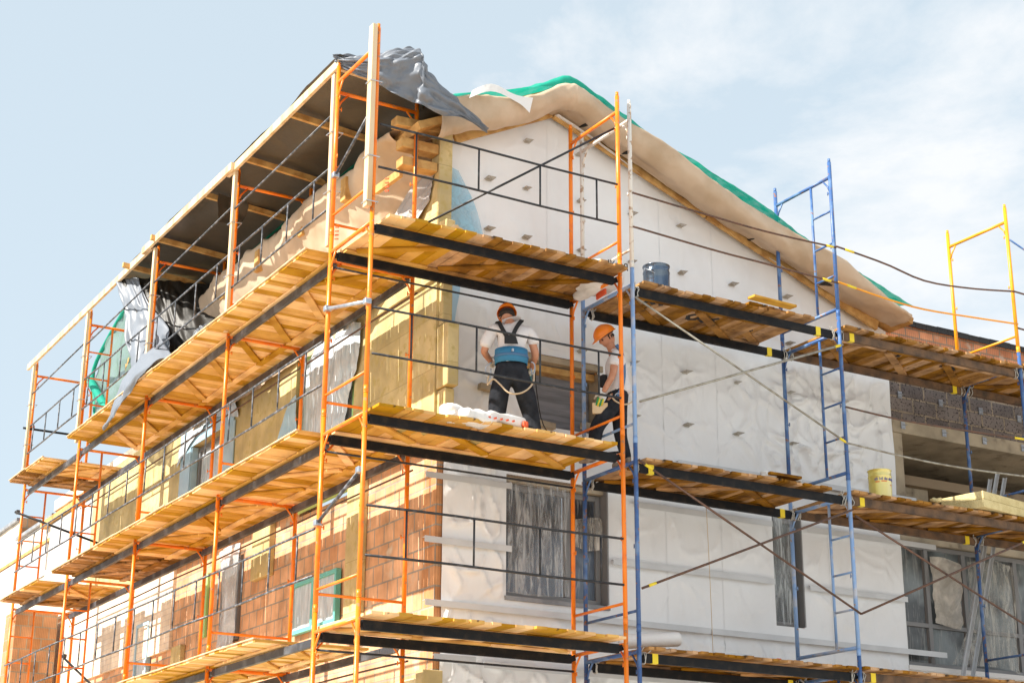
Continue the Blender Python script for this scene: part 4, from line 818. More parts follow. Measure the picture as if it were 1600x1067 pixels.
for z in (4.2, 4.7, 5.55): MB().tube([(-.095, -.055, z), (.035, -.055, z), (.035, .06, z), (-.095, .06, z), (-.095, -.055, z)], .006, 5).build('wire_tie', 'zinc', o)
yr = [.98, 4.3, 7.5, 13.75]; zrl = [6.27, 6.23, 6.26, 6.24]
for k in range(3):
    o = MB().bar((.0 - .045 * (k % 2), yr[k] - (.25 if k else 0), zrl[k] - .035), (.0 - .045 * (k % 2), yr[k + 1], zrl[k + 1] - .035), .042, .10).build('timber_rail', 'timber', bevel=.004, loc=(0, yr[k], 6.2)); tag(o, 'pale timber rail on the canopy posts, ' + ['nearest piece', 'middle piece', 'long far piece'][k], 'timber rail', 'timber rails of the canopy')
for k, y in enumerate((1.06, 2.41, 3.84, 5.17, 6.95, 8.19)):
    o = MB().bar((-.12 if k > 3 else .025, y, 6.235), (1.16, y + .02, 6.16), .05, .075).build('timber_crosspiece', 'rafter' if k else 'timber', bevel=.004, loc=(0, y, 6.2)); tag(o, 'timber crosspiece under the dark tarpaulin, %s from the corner' % NTH[k], 'timber', 'crosspieces of the canopy')

# ------------------------------------------------------------ tarpaulins and net
rows = []
for y in [.92 + .5 * i for i in range(17)]:
    s_ = .03 * math.sin(y * 2.6); s2 = .025 * math.sin(y * 4.1)
    rows.append([(.0 - .03 * max(0, math.sin(y * 1.3)), y, 6.29 + s2 * .6 + .03 * max(0, math.sin(y * 1.3))), (.06, y, 6.31 + s2 * .5), (.25, y, 6.30 + s_ * .6), (.6, y, 6.265 - s_), (1.0, y, 6.225 + s2), (1.35, y, 6.1 + s_), (1.75, y, 6.22)])
o = sheet(rows, 44, 130, .014, 1.6, 71).build('tarpaulin', 'tarp', smooth=True); tag(o, 'dark tarpaulin stretched over the timber canopy of the left scaffold', 'tarpaulin', 'tarpaulins')
o = sheet([[(-.08, 1.0, 6.33), (.12, .9, 6.34), (.34, .8, 6.37), (.55, .68, 6.44), (.76, .6, 6.46), (.84, .58, 6.25), (1.1, .58, 6.05), (1.4, .58, 5.88), (1.64, .6, 5.70)],
           [(-.06, 1.0, 6.29), (.14, .82, 6.22), (.36, .68, 6.24), (.55, .60, 6.26), (.76, .50, 6.30), (.83, .50, 6.10), (1.08, .52, 5.96), (1.35, .55, 5.80), (1.66, .6, 5.68)],
           [(-.04, 1.02, 6.25), (.14, .92, 6.12), (.34, .82, 6.04), (.55, .76, 5.92), (.76, .70, 5.84), (.86, .60, 5.78), (1.05, .56, 5.70), (1.32, .56, 5.73), (1.68, .6, 5.66)]], 130, 46, .050, 4.6, 73, uv=(6.5, 5.5)).build('tarpaulin', 'tarp', smooth=True, thick=.002); tag(o, 'silver grey corner of tarpaulin flapping loose over the gable', 'tarpaulin', 'tarpaulins')
o = sheet([[(1.75, 3.0, 6.2), (1.3, 1.9, 6.28), (.9, 1.2, 6.25)], [(1.6, 2.0, 6.3), (1.2, 1.3, 6.1), (.85, .7, 5.9)]], 20, 14, .03, 3, 75).build('tarpaulin_edge', 'tarp', o, smooth=True)
o = sheet([[(.0, 8.7, 6.22), (.3, 8.45, 6.2), (.7, 8.2, 6.16), (1.15, 7.9, 6.1)],
           [(.10, 8.3, 5.7), (.4, 8.0, 5.7), (.7, 7.75, 5.6), (1.15, 7.4, 5.6)],
           [(.20, 7.9, 5.2), (.45, 7.7, 5.1), (.75, 7.2, 5.0), (1.1, 6.9, 5.1)],
           [(.16, 7.7, 4.7), (.4, 7.3, 4.6), (.7, 6.7, 4.55), (1.05, 6.5, 4.6)],
           [(.10, 7.4, 4.3), (.3, 6.9, 4.15), (.6, 6.2, 4.10), (1.0, 5.9, 4.10)]], 60, 70, .05, 3.0, 77, uv=(6, 3)).build('tarpaulin', 'tarpshade', smooth=True, thick=.002); tag(o, 'tarpaulin in painted shade hanging down inside the canopy beside the third left frame', 'tarpaulin', 'tarpaulins')
o = sheet([[(-.02, 8.85, 6.24), (.06, 8.6, 6.2), (.16, 8.4, 6.18)], [(.02, 8.5, 5.7), (.14, 8.2, 5.7), (.26, 8.0, 5.65)], [(.06, 8.3, 5.2), (.16, 7.9, 5.2), (.34, 7.3, 5.1)], [(.06, 8.1, 4.8), (.14, 7.6, 4.75), (.30, 7.1, 4.8)], [(.04, 7.9, 4.3), (.1, 7.3, 4.35), (.2, 6.9, 4.3)]], 30, 60, .05, 3.4, 87, uv=(3, 3.5)).build('tarpaulin', 'tarp', smooth=True, thick=.002); tag(o, 'narrow silver tarpaulin edge hanging along the third timber post', 'tarpaulin', 'tarpaulins')
o = sheet([[(.35, 6.2, 4.75), (.5, 6.0, 4.8), (.7, 5.8, 4.7)], [(.25, 6.3, 4.45), (.45, 6.0, 4.4), (.7, 5.7, 4.4)], [(.2, 6.3, 4.1), (.4, 5.9, 4.1), (.7, 5.6, 4.1)]], 30, 30, .05, 3.4, 88, uv=(3, 3)).build('tarpaulin', 'tarp', smooth=True, thick=.002); tag(o, 'crumpled silver heap of tarpaulin on the upper left deck', 'tarpaulin', 'tarpaulins')
o = sheet([[(.16, 7.3, 5.0), (.16, 6.9, 4.72), (.12, 6.3, 4.35), (.0, 5.6, 4.12)], [(.0, 7.6, 4.6), (-.10, 7.2, 4.38), (-.2, 6.7, 4.16), (-.23, 6.2, 4.10)], [(-.14, 7.9, 4.2), (-.22, 7.6, 4.08), (-.25, 7.3, 3.98), (-.25, 7.0, 3.95)], [(-.18, 8.15, 3.78), (-.22, 8.1, 3.72), (-.24, 8.05, 3.70), (-.25, 7.95, 3.72)]], 40, 40, .05, 3, 79, uv=(2.5, 3)).build('tarpaulin', 'tarp', smooth=True, thick=.002); tag(o, 'grey tarpaulin tongue hanging over the edge of the upper left deck', 'tarpaulin', 'tarpaulins')
o = sheet([[(.1, 4.9, 6.18), (.3, 5.0, 6.2), (.55, 5.0, 6.18)], [(.1, 4.9, 6.0), (.3, 5.0, 5.98), (.55, 5.05, 6.02)], [(.12, 4.9, 5.78), (.3, 5.0, 5.84), (.5, 5.05, 5.92)]], 14, 12, .02, 4, 81).build('tarpaulin', 'tarp', smooth=True); tag(o, 'small silver flap of tarpaulin drooping inside the canopy', 'tarpaulin', 'tarpaulins')
nt = sheet([[(1.0, 11.2, 6.95), (.95, 10.3, 6.7), (.9, 9.3, 6.35)], [(1.05, 12.5, 6.68), (.95, 11.3, 6.25), (.88, 9.5, 5.9)], [(1.05, 13.4, 6.25), (.85, 11.8, 5.7), (.85, 9.8, 5.3)], [(1.05, 13.2, 5.7), (.8, 11.6, 5.2), (.85, 9.9, 4.8)], [(1.0, 12.8, 5.05), (.8, 11.4, 4.7), (.8, 10.0, 4.3)]], 40, 50, .07, 1.6, 83, .06).build('debris_net', 'net', smooth=True); tag(nt, 'green debris net draped behind the far left frames', 'net')
ed = [samp([Vector(p) for p in ((.99, 11.2, 6.95), (1.04, 12.5, 6.68), (1.04, 13.4, 6.25), (1.04, 13.2, 5.7), (.99, 12.8, 5.05))], k / 16) for k in range(17)]
MB().tube(ed, .035, 8).build('net_hem', 'netroof', nt, smooth=True)
MB().tube([samp([Vector(p) for p in ((.85, 12.9, 5.9), (.78, 11.9, 5.3), (.76, 11.0, 4.75))], k / 8) for k in range(9)], .07, 8).build('net_hem', 'netroof', nt, smooth=True)

# ------------------------------------------------------------ things on the decks
def blob(name, m, c, size, rz=0, amp=.03, fr=4, seed=0, parent=None, tilt=0, sq=.55):
    b = MB(); n = 28; k = 18; rot = Matrix.Rotation(rz, 3, 'Z') @ Matrix.Rotation(tilt, 3, 'Y'); vs = []
    f = lambda v: math.copysign(abs(v) ** sq, v)
    for j in range(k + 1):
        th = PI * j / k
        for i in range(n):
            ph = 2 * PI * i / n
            p = Vector((f(math.sin(th)) * f(math.cos(ph)) * size[0] / 2, f(math.sin(th)) * f(math.sin(ph)) * size[1] / 2, f(math.cos(th)) * size[2] / 2))
            q = p * fr + Vector((seed, 0, seed)); d = 1 - 2 * abs(mn.noise(q)) - .5
            p += p.normalized() * amp * d if p.length > 1e-6 else Vector()
            vs.append(rot @ p + Vector(c))
    b.add(vs, [(j * n + i, j * n + (i + 1) % n, (j + 1) * n + (i + 1) % n, (j + 1) * n + i) for j in range(k) for i in range(n)])
    return b.build(name, m, parent, smooth=True, loc=c)
def text_mesh(txt, size, m, parent, origin, xdir, up, ext=.002, mirror=False):
    cu_ = bpy.data.curves.new('lettering', 'FONT'); cu_.body = txt; cu_.size = size; cu_.extrude = ext
    o = bpy.data.objects.new('lettering', cu_); COL.objects.link(o); bpy.context.view_layer.update()
    me = bpy.data.meshes.new_from_object(o.evaluated_get(bpy.context.evaluated_depsgraph_get())); bpy.data.objects.remove(o)
    X = Vector(xdir).normalized(); U = Vector(up).normalized(); Z = X.cross(U); off = Vector(parent_world(parent))
    wd = max(v.co.x for v in me.vertices)
    for v in me.vertices:
        xx = (wd - v.co.x) if mirror else v.co.x
        v.co = Vector(origin) + X * xx + U * v.co.y + Z * v.co.z - off
    me.materials.clear(); me.materials.append(M[m]); r = bpy.data.objects.new('lettering', me); COL.objects.link(r); r.parent = parent; return r
sk = blob('sack', 'sack', (3.03, .50, 4.15), (.50, .55, .30), .1, .035, 4, 3); tag(sk, 'white woven sack with dark lettering slumped over the upper corner deck edge', 'sack')
blob('sack_bulge', 'sack', (2.98, .60, 4.01), (.15, .5, .09), .0, .03, 7, 7, sk)
text_mesh('IKO', .13, 'ink', sk, (3.0, .215, 4.19), (1, .08, .03), (0, .1, 1)); text_mesh('R', .13, 'ink', sk, (3.215, .230, 4.197), (1, .08, .03), (0, .1, 1), mirror=True)
MB().bar((3.09, .40, 3.98), (3.10, .6, 3.97), .02, .07).build('red_print', 'red', sk)
def bucket(label, c, r, h, m, handle=True):
    b = MB(); b.lathe([(r * .93, 0), (r * .95, .01), (r, h * .5), (r, h * .78), (r * 1.03, h * .79), (r * 1.03, h * .82), (r * .99, h * .83), (r, h * .97), (r * 1.05, h * .98), (r * 1.05, h), (r * .97, h), (r * .94, h * .2), (r * .9, h * .06)], c, 40)
    o = b.build('bucket', m, smooth=True, loc=c); tag(o, label, 'bucket')
    if handle:
        MB().tube([Vector(c) + Vector((r * 1.04 * math.cos(a), r * 1.04 * math.sin(a) * .9, h * .85 - .12 * math.sin(a * 1) ** 2 * .9)) for a in [PI + PI * k / 14 for k in range(15)]], .004, 6).build('handle', 'zinc', o, smooth=True)
        for sx in (-1, 1): MB().tube([Vector(c) + Vector((sx * r * .98, 0, h * .87)), Vector(c) + Vector((sx * r * 1.08, 0, h * .87))], .012, 8).build('ear', 'zinc', o)
    return o
bucket('dented dark tin bucket on the upper deck beside the white standard', (3.86, .5, 4.03), .152, .42, 'bucketgrey')
yb = bucket('yellow paint tin with a printed band on the middle deck before the loggia', (6.98, .38, 2.02), .137, .40, 'bucketyellow', False)
b = MB(); cst = Vector((6.98, .38, 2.02))
for k in range(26):
    a = -2.75 + k * .085
    if k % 5 != 4: b.box((-.003, -.0015, -.012), (.003, .0015, .012 + .006 * (k % 3)), piv=(0, 0, 0)); n_ = len(b.v); rt = Matrix.Rotation(a + PI / 2, 3, 'Z')
    if k % 5 != 4:
        for v in b.v[-8:]:
            q = rt @ v; v.xyz = (q.x + cst.x + .1385 * math.cos(a), q.y + cst.y + .1385 * math.sin(a), q.z + cst.z + .272)
b.build('printed_band', 'navy', yb)
b = MB()
for a0, a1, z0 in ((-2.7, -2.35, .235), (-2.2, -1.7, .243), (-1.3, -1.1, .2)):
    b.add([(cst.x + .1385 * math.cos(a), cst.y + .1385 * math.sin(a), cst.z + z) for a in (a0, (a0 + a1) / 2, a1) for z in (z0, z0 + .012)], [(0, 2, 3, 1), (2, 4, 5, 3)])
b.build('printed_band', 'red', yb)
# insulation stack before the loggia
rot = Matrix.Rotation(R(11), 3, 'Z')
for k in range(2):
    b = MB().box((8.12 + .02 * k, -.16 + .015 * k, 2.02 + .105 * k), (9.32 + .02 * k, .44 + .015 * k, 2.12 + .105 * k), rot=rot, piv=(8.12, -.16, 2)); o = b.build('insulation_slab', 'woolpale', bevel=.008, loc=(8.5, 0, 2.02 + .105 * k)); tag(o, ['lower pale yellow wool slab of the pair stacked before the loggia', 'upper pale yellow wool slab of the pair stacked before the loggia'][k], 'insulation slab', 'loose insulation slabs')
o = MB().box((.62, .16, 2.04), (1.95, .66, 2.15), rot=Matrix.Rotation(R(3), 3, 'Z')).build('insulation_slab', 'mustard', bevel=.008, loc=(1.2, .4, 2.04)); tag(o, 'mustard wool slab lying behind the red printed sack at the first worker', 'insulation slab', 'loose insulation slabs')
s2 = blob('sack', 'sack', (1.20, -.02, 2.11), (.48, .30, .13), .12, .05, 6, 11); tag(s2, 'crumpled white sack with orange red print lying on the middle deck edge', 'sack')
blob('sack_fold', 'sack', (1.52, .0, 2.13), (.5, .26, .14), .1, .05, 6, 14, s2)
blob('sack_fold', 'sack', (.98, .05, 2.14), (.2, .2, .17), .5, .05, 6, 15, s2)
blob('red_print', 'red', (1.74, -.05, 2.105), (.10, .16, .07), .2, .045, 13, 18, s2, sq=.8)
for k in range(5): MB().bar((1.28 + .07 * k, -.162, 2.10), (1.31 + .07 * k, -.160, 2.112), .006, .02).build('red_print', 'red', s2)
o = MB().lathe([(.075, 0), (.078, .02), (.074, .35), (.078, .68), (.072, .70), (.03, .70), (.03, .66)], (0, 0, 0), 20).build('paper_roll', 'rollwhite', smooth=True); o.location = (3.33, .55, .12); o.rotation_euler = (0, R(84), R(-6)); tag(o, 'white roll lying on the lowest deck beside the blue standard', 'roll')
for k, (xa, xb) in enumerate(((8.80, 9.80), (8.99, 9.96), (8.86, 9.72))):
    b = MB(); y = 1.16 + .03 * k; b.bar((xa, y, -.02), (xb, y, 2.93 - .04 * k), .004, .05, (1, 0, 0)); b.bar((xa, y - .025, -.02), (xb, y - .025, 2.93 - .04 * k), .05, .004, (1, 0, 0)); o = b.build('metal_profile', 'profile', loc=(xa, y, -.02)); tag(o, 'long galvanised profile leaning between deck and loggia, ' + ['leftmost of three', 'rightmost of three', 'middle of three'][k], 'profile', 'leaning metal profiles')
o = MB().box((4.48, .3, .0), (4.86, .42, .07), rot=Matrix.Rotation(R(-8), 3, 'Z')).build('metal_offcut', 'profile', bevel=.004, loc=(4.6, .36, 0)); tag(o, 'short grey metal offcut lying on the lowest blue bay deck', 'offcut')
o = MB().box((5.18, .28, .0), (5.28, .36, .05)).build('tape_measure', 'ink', bevel=.01, loc=(5.2, .3, 0)); tag(o, 'small black and red tool on the lowest blue bay deck', 'tool'); MB().box((5.2, .275, .035), (5.26, .285, .055)).build('red_body', 'red', o)
o = sheet([[(.05, 2.4, 2.07), (.1, 3.0, 2.07), (.1, 3.6, 2.07), (.15, 4.1, 2.06)], [(.35, 2.4, 2.25), (.3, 3.0, 2.16), (.35, 3.6, 2.10), (.4, 4.0, 2.08)], [(.6, 2.5, 2.12), (.6, 3.0, 2.18), (.6, 3.6, 2.12), (.6, 4.0, 2.07)]], 40, 20, .05, 4, 91).build('plastic_sheet', 'bluefilm', smooth=True); tag(o, 'crumpled pale blue plastic sheet on the middle left deck', 'plastic sheet')
o = MB().box((5.0, .0, 1.985 + .06), (5.45, .2, 2.075)).build('plank_offcut', 'woodold', loc=(5.2, .1, 2.05)); tag(o, 'short plank offcut on the end of the middle blue bay deck', 'plank')
o = MB().bar((4.7, -.16, 4.04), (5.35, -.12, 4.045), .12, .028).build('loose_board', 'wood', bevel=.003, loc=(4.9, -.15, 4.04)); tag(o, 'loose pale board lying along the edge of the upper blue bay deck', 'plank')
o = MB().bar((1.55, .9, 4.08), (2.85, .93, 4.09), .16, .03).build('loose_board', 'timber', bevel=.003, loc=(2.0, .9, 4.08)); tag(o, 'long pale board along the wall side of the upper corner deck', 'plank')
rod('cable', 'thin black cable hanging from the drill of the first worker', [(2.36, .72, 3.0), (2.44, .8, 2.75), (2.55, .85, 2.45), (2.75, .8, 2.2), (2.9, .6, 2.08)], .006, 'strap', cat='cable')
rod('string', 'thin orange string hanging down the white membrane under the middle deck', [(5.0, 1.2, 1.9), (5.02, 1.2, 1.0), (5.03, 1.2, .0)], .004, 'rope', cat='string')

# loose bits lying on the deck edges
for k, (x, y, z, s_, m_, lb) in enumerate(((5.05, .1, 2.03, .10, 'rollwhite', 'crumpled white foam scrap on the end of the middle blue bay deck'), (5.5, .15, 2.03, .08, 'rollwhite', 'small white foam scrap near the blue ladder on the middle deck'), (7.5, .0, 2.03, .07, 'woolpale', 'little wool crumb on the middle deck before the loggia'), (.95, -.05, 4.09, .07, 'timber', 'pale wood chip on the upper corner deck'))):
    o = blob('scrap', m_, (x, y, z + s_ * .3), (s_ * 1.8, s_, s_ * .7), k, .03, 14, 40 + k); tag(o, lb, 'scrap', 'scraps on the decks')
# ------------------------------------------------------------ people
def skin_mesh(name, m, joints, edges, parent, root=None, sub=2, cut=None):
    """joints: name -> (pos, rx[, ry]); one continuous skinned surface"""
    keys = list(joints); off = Vector(parent_world(parent))
    me = bpy.data.meshes.new(name); me.from_pydata([Vector(joints[k][0]) - off for k in keys], [(keys.index(a), keys.index(b)) for a, b in edges], [])
    o = bpy.data.objects.new(name, me); COL.objects.link(o)
    md = o.modifiers.new('sk', 'SKIN'); md.use_smooth_shade = True; md.branch_smoothing = .6
    sv = me.skin_vertices[0].data
    for i, k in enumerate(keys):
        j = joints[k]; sv[i].radius = (j[1], j[2] if len(j) > 2 else j[1]); sv[i].use_root = (k == (root or keys[0]))
    o.modifiers.new('sb', 'SUBSURF').levels = sub
    bpy.context.view_layer.update()
    me2 = bpy.data.meshes.new_from_object(o.evaluated_get(bpy.context.evaluated_depsgraph_get())); bpy.data.objects.remove(o)
    for p in me2.polygons: p.use_smooth = True
    me2.materials.clear(); me2.materials.append(M[m]); me2.name = name
    r = bpy.data.objects.new(name, me2); COL.objects.link(r); r.parent = parent; return r
def V(*a): return Vector(a)
def head_mesh(c, F, Rt, U, s=1.0):
    """face with brow, nose, lips, chin, ears; returns MB"""
    b = MB(); n = 36; k = 30; vs = []
    for j in range(k + 1):
        th = PI * j / k
        for i in range(n):
            ph = 2 * PI * i / n; x = math.sin(th) * math.cos(ph); y = math.sin(th) * math.sin(ph); z = math.cos(th)   # x forward, y side
            w = .078 * (1 - .28 * max(0, -z) ** 1.6); dd = .098; px = x * dd * (1 - .10 * max(0, -z)) + (.012 if x > 0 and z < 0 else 0) * max(0, -z); py = y * w; pz = z * .118
            if x > .2:
                front = (x - .2) / .8
                nose = math.exp(-((y) / .16) ** 2) * math.exp(-((z + .12) / .17) ** 2); px += .030 * nose * front
                px += .006 * math.exp(-(y / .45) ** 2) * math.exp(-((z - .22) / .09) ** 2) * front
                px -= .010 * math.exp(-((abs(y) - .33) / .14) ** 2) * math.exp(-((z - .05) / .10) ** 2) * front
                px += .007 * math.exp(-(y / .25) ** 2) * (math.exp(-((z + .42) / .05) ** 2) + math.exp(-((z + .54) / .05) ** 2)) * front
                px += .010 * math.exp(-(y / .3) ** 2) * math.exp(-((z + .85) / .16) ** 2) * front
            vs.append(Vector(c) + (F * px + Rt * py + U * pz) * s)
    b.add(vs, [(j * n + i, j * n + (i + 1) % n, (j + 1) * n + (i + 1) % n, (j + 1) * n + i) for j in range(k) for i in range(n)])
    for sd in (-1, 1):
        ce = Vector(c) + (Rt * sd * .078 + U * -.01 - F * .01) * s
        b.tube([ce + (U * .032 * math.cos(a) + F * .018 * math.sin(a) + Rt * sd * .008 * (1 + math.sin(a))) * s for a in [2 * PI * q / 10 for q in range(11)]], .008 * s, 6)
    return b
def helmet(parent, c, F, Rt, U, s=1.0):
    b = MB(); n = 40; k = 14; vs = []
    for j in range(k + 1):
        th = (PI / 2) * j / k
        for i in range(n):
            ph = 2 * PI * i / n; fx = math.cos(ph); fy = math.sin(ph); ridge = .005 * math.exp(-(fy / .12) ** 2) if th < 1.3 else 0
            vs.append(Vector(c) + (F * (.142 * math.sin(th) * fx) + Rt * (.118 * math.sin(th) * fy) + U * (.118 * math.cos(th) + ridge + .02)) * s)
    b.add(vs, [(j * n + i, j * n + (i + 1) % n, (j + 1) * n + (i + 1) % n, (j + 1) * n + i) for j in range(k) for i in range(n)])
    o0 = len(b.v); ring = []
    for i in range(n):
        ph = 2 * PI * i / n; ext = .055 * max(0, math.cos(ph)) ** 1.5 + .012
        ring.append(Vector(c) + (F * (.142 + ext) * math.cos(ph) + Rt * (.118 + .012) * math.sin(ph) + U * (.02 - .012 - .35 * (ext - .012))) * s)
    b.v += ring
    b.f += [(k * n + i, k * n + (i + 1) % n, o0 + (i + 1) % n, o0 + i) for i in range(n)]
    h = b.build('hard_hat', 'helmet', parent, smooth=True, thick=.004)
    MB().tube([Vector(c) + (F * .104 * math.cos(a) + Rt * .090 * math.sin(a) + U * .004) * s for a in [2 * PI * q / 24 for q in range(25)]], .011 * s, 6).build('hat_band', 'strap', h, smooth=True)
    return h
def hand(parent, wrist, dirn, palmn, m='glove', curl=.9, tipm=None, s=1.0):
    """palm + four unequal fingers + thumb as one skinned mesh"""
    d = Vector(dirn).normalized(); pn = Vector(palmn).normalized(); sd = d.cross(pn).normalized(); w = Vector(wrist)
    J = {'w': (w, .024 * s, .018 * s), 'p': (w + d * .05 * s, .036 * s, .015 * s), 'q': (w + d * .085 * s, .036 * s, .014 * s)}; E = [('w', 'p'), ('p', 'q')]
    o = skin_mesh('glove', m, J, E, parent, sub=2)
    for i, (off, ln) in enumerate(((-.030, .070), (-.010, .080), (.011, .075), (.030, .058))):
        base = w + d * .083 * s + sd * off * s; c1 = base + (d * math.cos(curl * .4) + pn * math.sin(curl * .4)) * ln * .45 * s; c2 = c1 + (d * math.cos(curl) + pn * math.sin(curl)) * ln * .32 * s; c3 = c2 + (d * math.cos(curl * 1.6) + pn * math.sin(curl * 1.6)) * ln * .25 * s
        MB().tube([base - d * .02 * s, c1, c2, c3], .01 * s, 8, rs=[.0105 * s, .0105 * s, .0095 * s, .007 * s]).build('finger', tipm[i % len(tipm)] if tipm else m, o, smooth=True)
    tb = w + d * .03 * s - sd * .030 * s; MB().tube([tb, tb + (d * .5 - sd * .8 + pn * .3) * .035 * s, tb + (d * .9 - sd * .7 + pn * .7) * .06 * s], .011 * s, 8, rs=[.013 * s, .012 * s, .009 * s]).build('thumb', m, o, smooth=True)
    return o
def boot(parent, ankle, d, s=1.0):
    a = Vector(ankle); d = Vector(d).normalized(); z = V(0, 0, 1)
    return skin_mesh('boot', 'boot', {'s': (a + z * .10, .052), 'a': (a + z * .02, .05), 'h': (a - z * .035 - d * .02, .046, .04), 'm': (a - z * .045 + d * .08, .048, .032), 't': (a - z * .052 + d * .17, .044, .026)}, [('s', 'a'), ('a', 'h'), ('h', 'm'), ('m', 't')], parent, sub=2)

# first worker: stands with his back to us, facing the wall, arms bent forward to the drill
F = V(.45, .89, 0).normalized(); Rt = V(F.y, -F.x, 0); U = V(0, 0, 1)
C1 = V(2.0, .62, 0)
w1 = thing('person', 'worker in orange hard hat, white t-shirt and blue waist belt, back turned, facing the wall', 'person', (2.03, .62, 2.055))
def A(r, f, z): return C1 + Rt * r + F * f + U * z
hd = A(-.045, .085, 3.575)
Fh = (F * .93 - U * .36).normalized(); Uh = (Rt.cross(Fh)).normalized()
body = {'pel': (A(0, 0, 2.98), .12, .09), 'wai': (A(0, .0, 3.14), .12, .09), 'che': (A(0, .0, 3.33), .155, .11), 'nb': (A(0, .02, 3.44), .08, .065), 'nk': (A(-.03, .05, 3.54), .052), 'hd': (A(-.04, .07, 3.60), .055),
        'sl': (A(-.185, .0, 3.39), .048), 'el': (A(-.30, .02, 3.14), .044), 'wl': (A(-.20, .27, 3.10), .029), 'sr': (A(.185, .0, 3.39), .048), 'er': (A(.27, .05, 3.13), .045), 'wr': (A(.24, .26, 3.03), .030),
        'hl': (A(-.10, 0, 2.90), .105), 'kl': (A(-.145, .05, 2.50), .065), 'al': (A(-.16, .0, 2.14), .04), 'hr': (A(.10, 0, 2.90), .105), 'kr': (A(.20, .05, 2.50), .065), 'ar': (A(.27, .0, 2.14), .04)}
be = [('pel', 'wai'), ('wai', 'che'), ('che', 'nb'), ('nb', 'nk'), ('nk', 'hd'), ('che', 'sl'), ('sl', 'el'), ('el', 'wl'), ('che', 'sr'), ('sr', 'er'), ('er', 'wr'), ('pel', 'hl'), ('hl', 'kl'), ('kl', 'al'), ('pel', 'hr'), ('hr', 'kr'), ('kr', 'ar')]
skin_mesh('body', 'skin', body, be, w1)
head_mesh(hd, Fh, Rt, Uh, .9).build('head', 'skin', w1, smooth=True)
def clothes(w, A_, arms, legs, tors, tw=1.0):
    pass
J = {'w0': (A(0, 0, 2.96), .165, .13), 'w': (A(0, 0, 3.05), .178, .135), 'w2': (A(0, -.005, 3.18), .176, .132), 'c': (A(0, -.01, 3.33), .195, .142), 'n': (A(0, .01, 3.44), .15, .11), 'n2': (A(-.025, .035, 3.485), .085, .075),
     'sl': (A(-.185, 0, 3.40), .088), 'ul': (A(-.265, .012, 3.25), .078), 'ul2': (A(-.295, .018, 3.17), .077), 'sr': (A(.185, 0, 3.40), .088), 'ur': (A(.245, .025, 3.28), .077), 'ur2': (A(.262, .035, 3.225), .075)}
skin_mesh('t_shirt', 'shirt', J, [('w0', 'w'), ('w', 'w2'), ('w2', 'c'), ('c', 'n'), ('n', 'n2'), ('c', 'sl'), ('sl', 'ul'), ('ul', 'ul2'), ('c', 'sr'), ('sr', 'ur'), ('ur', 'ur2')], w1, sub=2)
J = {'w': (A(0, 0, 3.12), .178, .142), 'p': (A(0, -.01, 2.96), .190, .158), 'hl': (A(-.11, -.005, 2.82), .125, .13), 'tl': (A(-.13, .02, 2.64), .125, .12), 'kl': (A(-.145, .045, 2.48), .105), 'cl': (A(-.155, .02, 2.30), .092), 'al': (A(-.16, 0, 2.13), .082),
     'hr': (A(.11, -.005, 2.82), .125, .13), 'tr': (A(.165, .02, 2.64), .125, .12), 'kr': (A(.21, .045, 2.48), .10), 'cr': (A(.245, .02, 2.30), .088), 'ar': (A(.275, 0, 2.13), .08)}
skin_mesh('work_trousers', 'trousers', J, [('w', 'p'), ('p', 'hl'), ('hl', 'tl'), ('tl', 'kl'), ('kl', 'cl'), ('cl', 'al'), ('p', 'hr'), ('hr', 'tr'), ('tr', 'kr'), ('kr', 'cr'), ('cr', 'ar')], w1, root='p', sub=2)
helmet(w1, hd + Uh * .03, Fh, Rt, Uh, .84)
MB().tube([hd + (Fh * .068 * math.cos(a) + Rt * .060 * math.sin(a)) - Uh * .004 for a in [PI * .5 + PI * q / 12 for q in range(13)]], .034, 8).build('hair', 'hair', w1, smooth=True)
def ringband(parent, name, m, cen, rx, ry, z0, z1, th=.006, tiltf=0):
    b = MB(); n = 40; vs = []
    for z, e in ((z0, 0), (z0, th), ((z0 + z1) / 2, th * 1.6), (z1, th), (z1, 0)):
        for i in range(n):
            a = 2 * PI * i / n; vs.append(cen + Rt * (rx + e) * math.cos(a) + F * (ry + e) * math.sin(a) + U * (z + tiltf * math.sin(a)))
    b.add(vs, [(j * n + i, j * n + (i + 1) % n, (j + 1) * n + (i + 1) % n, (j + 1) * n + i) for j in range(4) for i in range(n)])
    return b.build(name, m, parent, smooth=True)
bl = ringband(w1, 'waist_belt', 'beltblue', A(0, -.005, 0), .172, .146, 2.985, 3.15)
ringband(w1, 'belt_strap', 'strapblue', A(0, -.005, 0), .184, .158, 3.05, 3.078, .004)
MB().box(tuple(A(.0, -.185, 3.085)), tuple(A(.0, -.185, 3.085) + V(.02, .02, .03))).build('buckle', 'zinc', w1)
def ribbon(parent, name, m, pts, w, th, side):
    b = MB(); pts = [Vector(p) for p in pts]; n = 12; P = [samp(pts, k / n) for k in range(n + 1)]
    for a, c in zip(P, P[1:]):
        e = (c - a) * .06; b.bar(a - e, c + e, w, th, side)
    return b.build(name, m, parent)
nb_ = -F
ribbon(w1, 'brace', 'strap', [A(-.155, .06, 3.475), A(-.145, -.10, 3.44), A(-.10, -.155, 3.33), A(-.055, -.163, 3.25)], .045, .012, nb_)
ribbon(w1, 'brace', 'strap', [A(.11, .06, 3.50), A(.105, -.09, 3.465), A(.045, -.150, 3.36), A(.0, -.163, 3.25)], .045, .012, nb_)
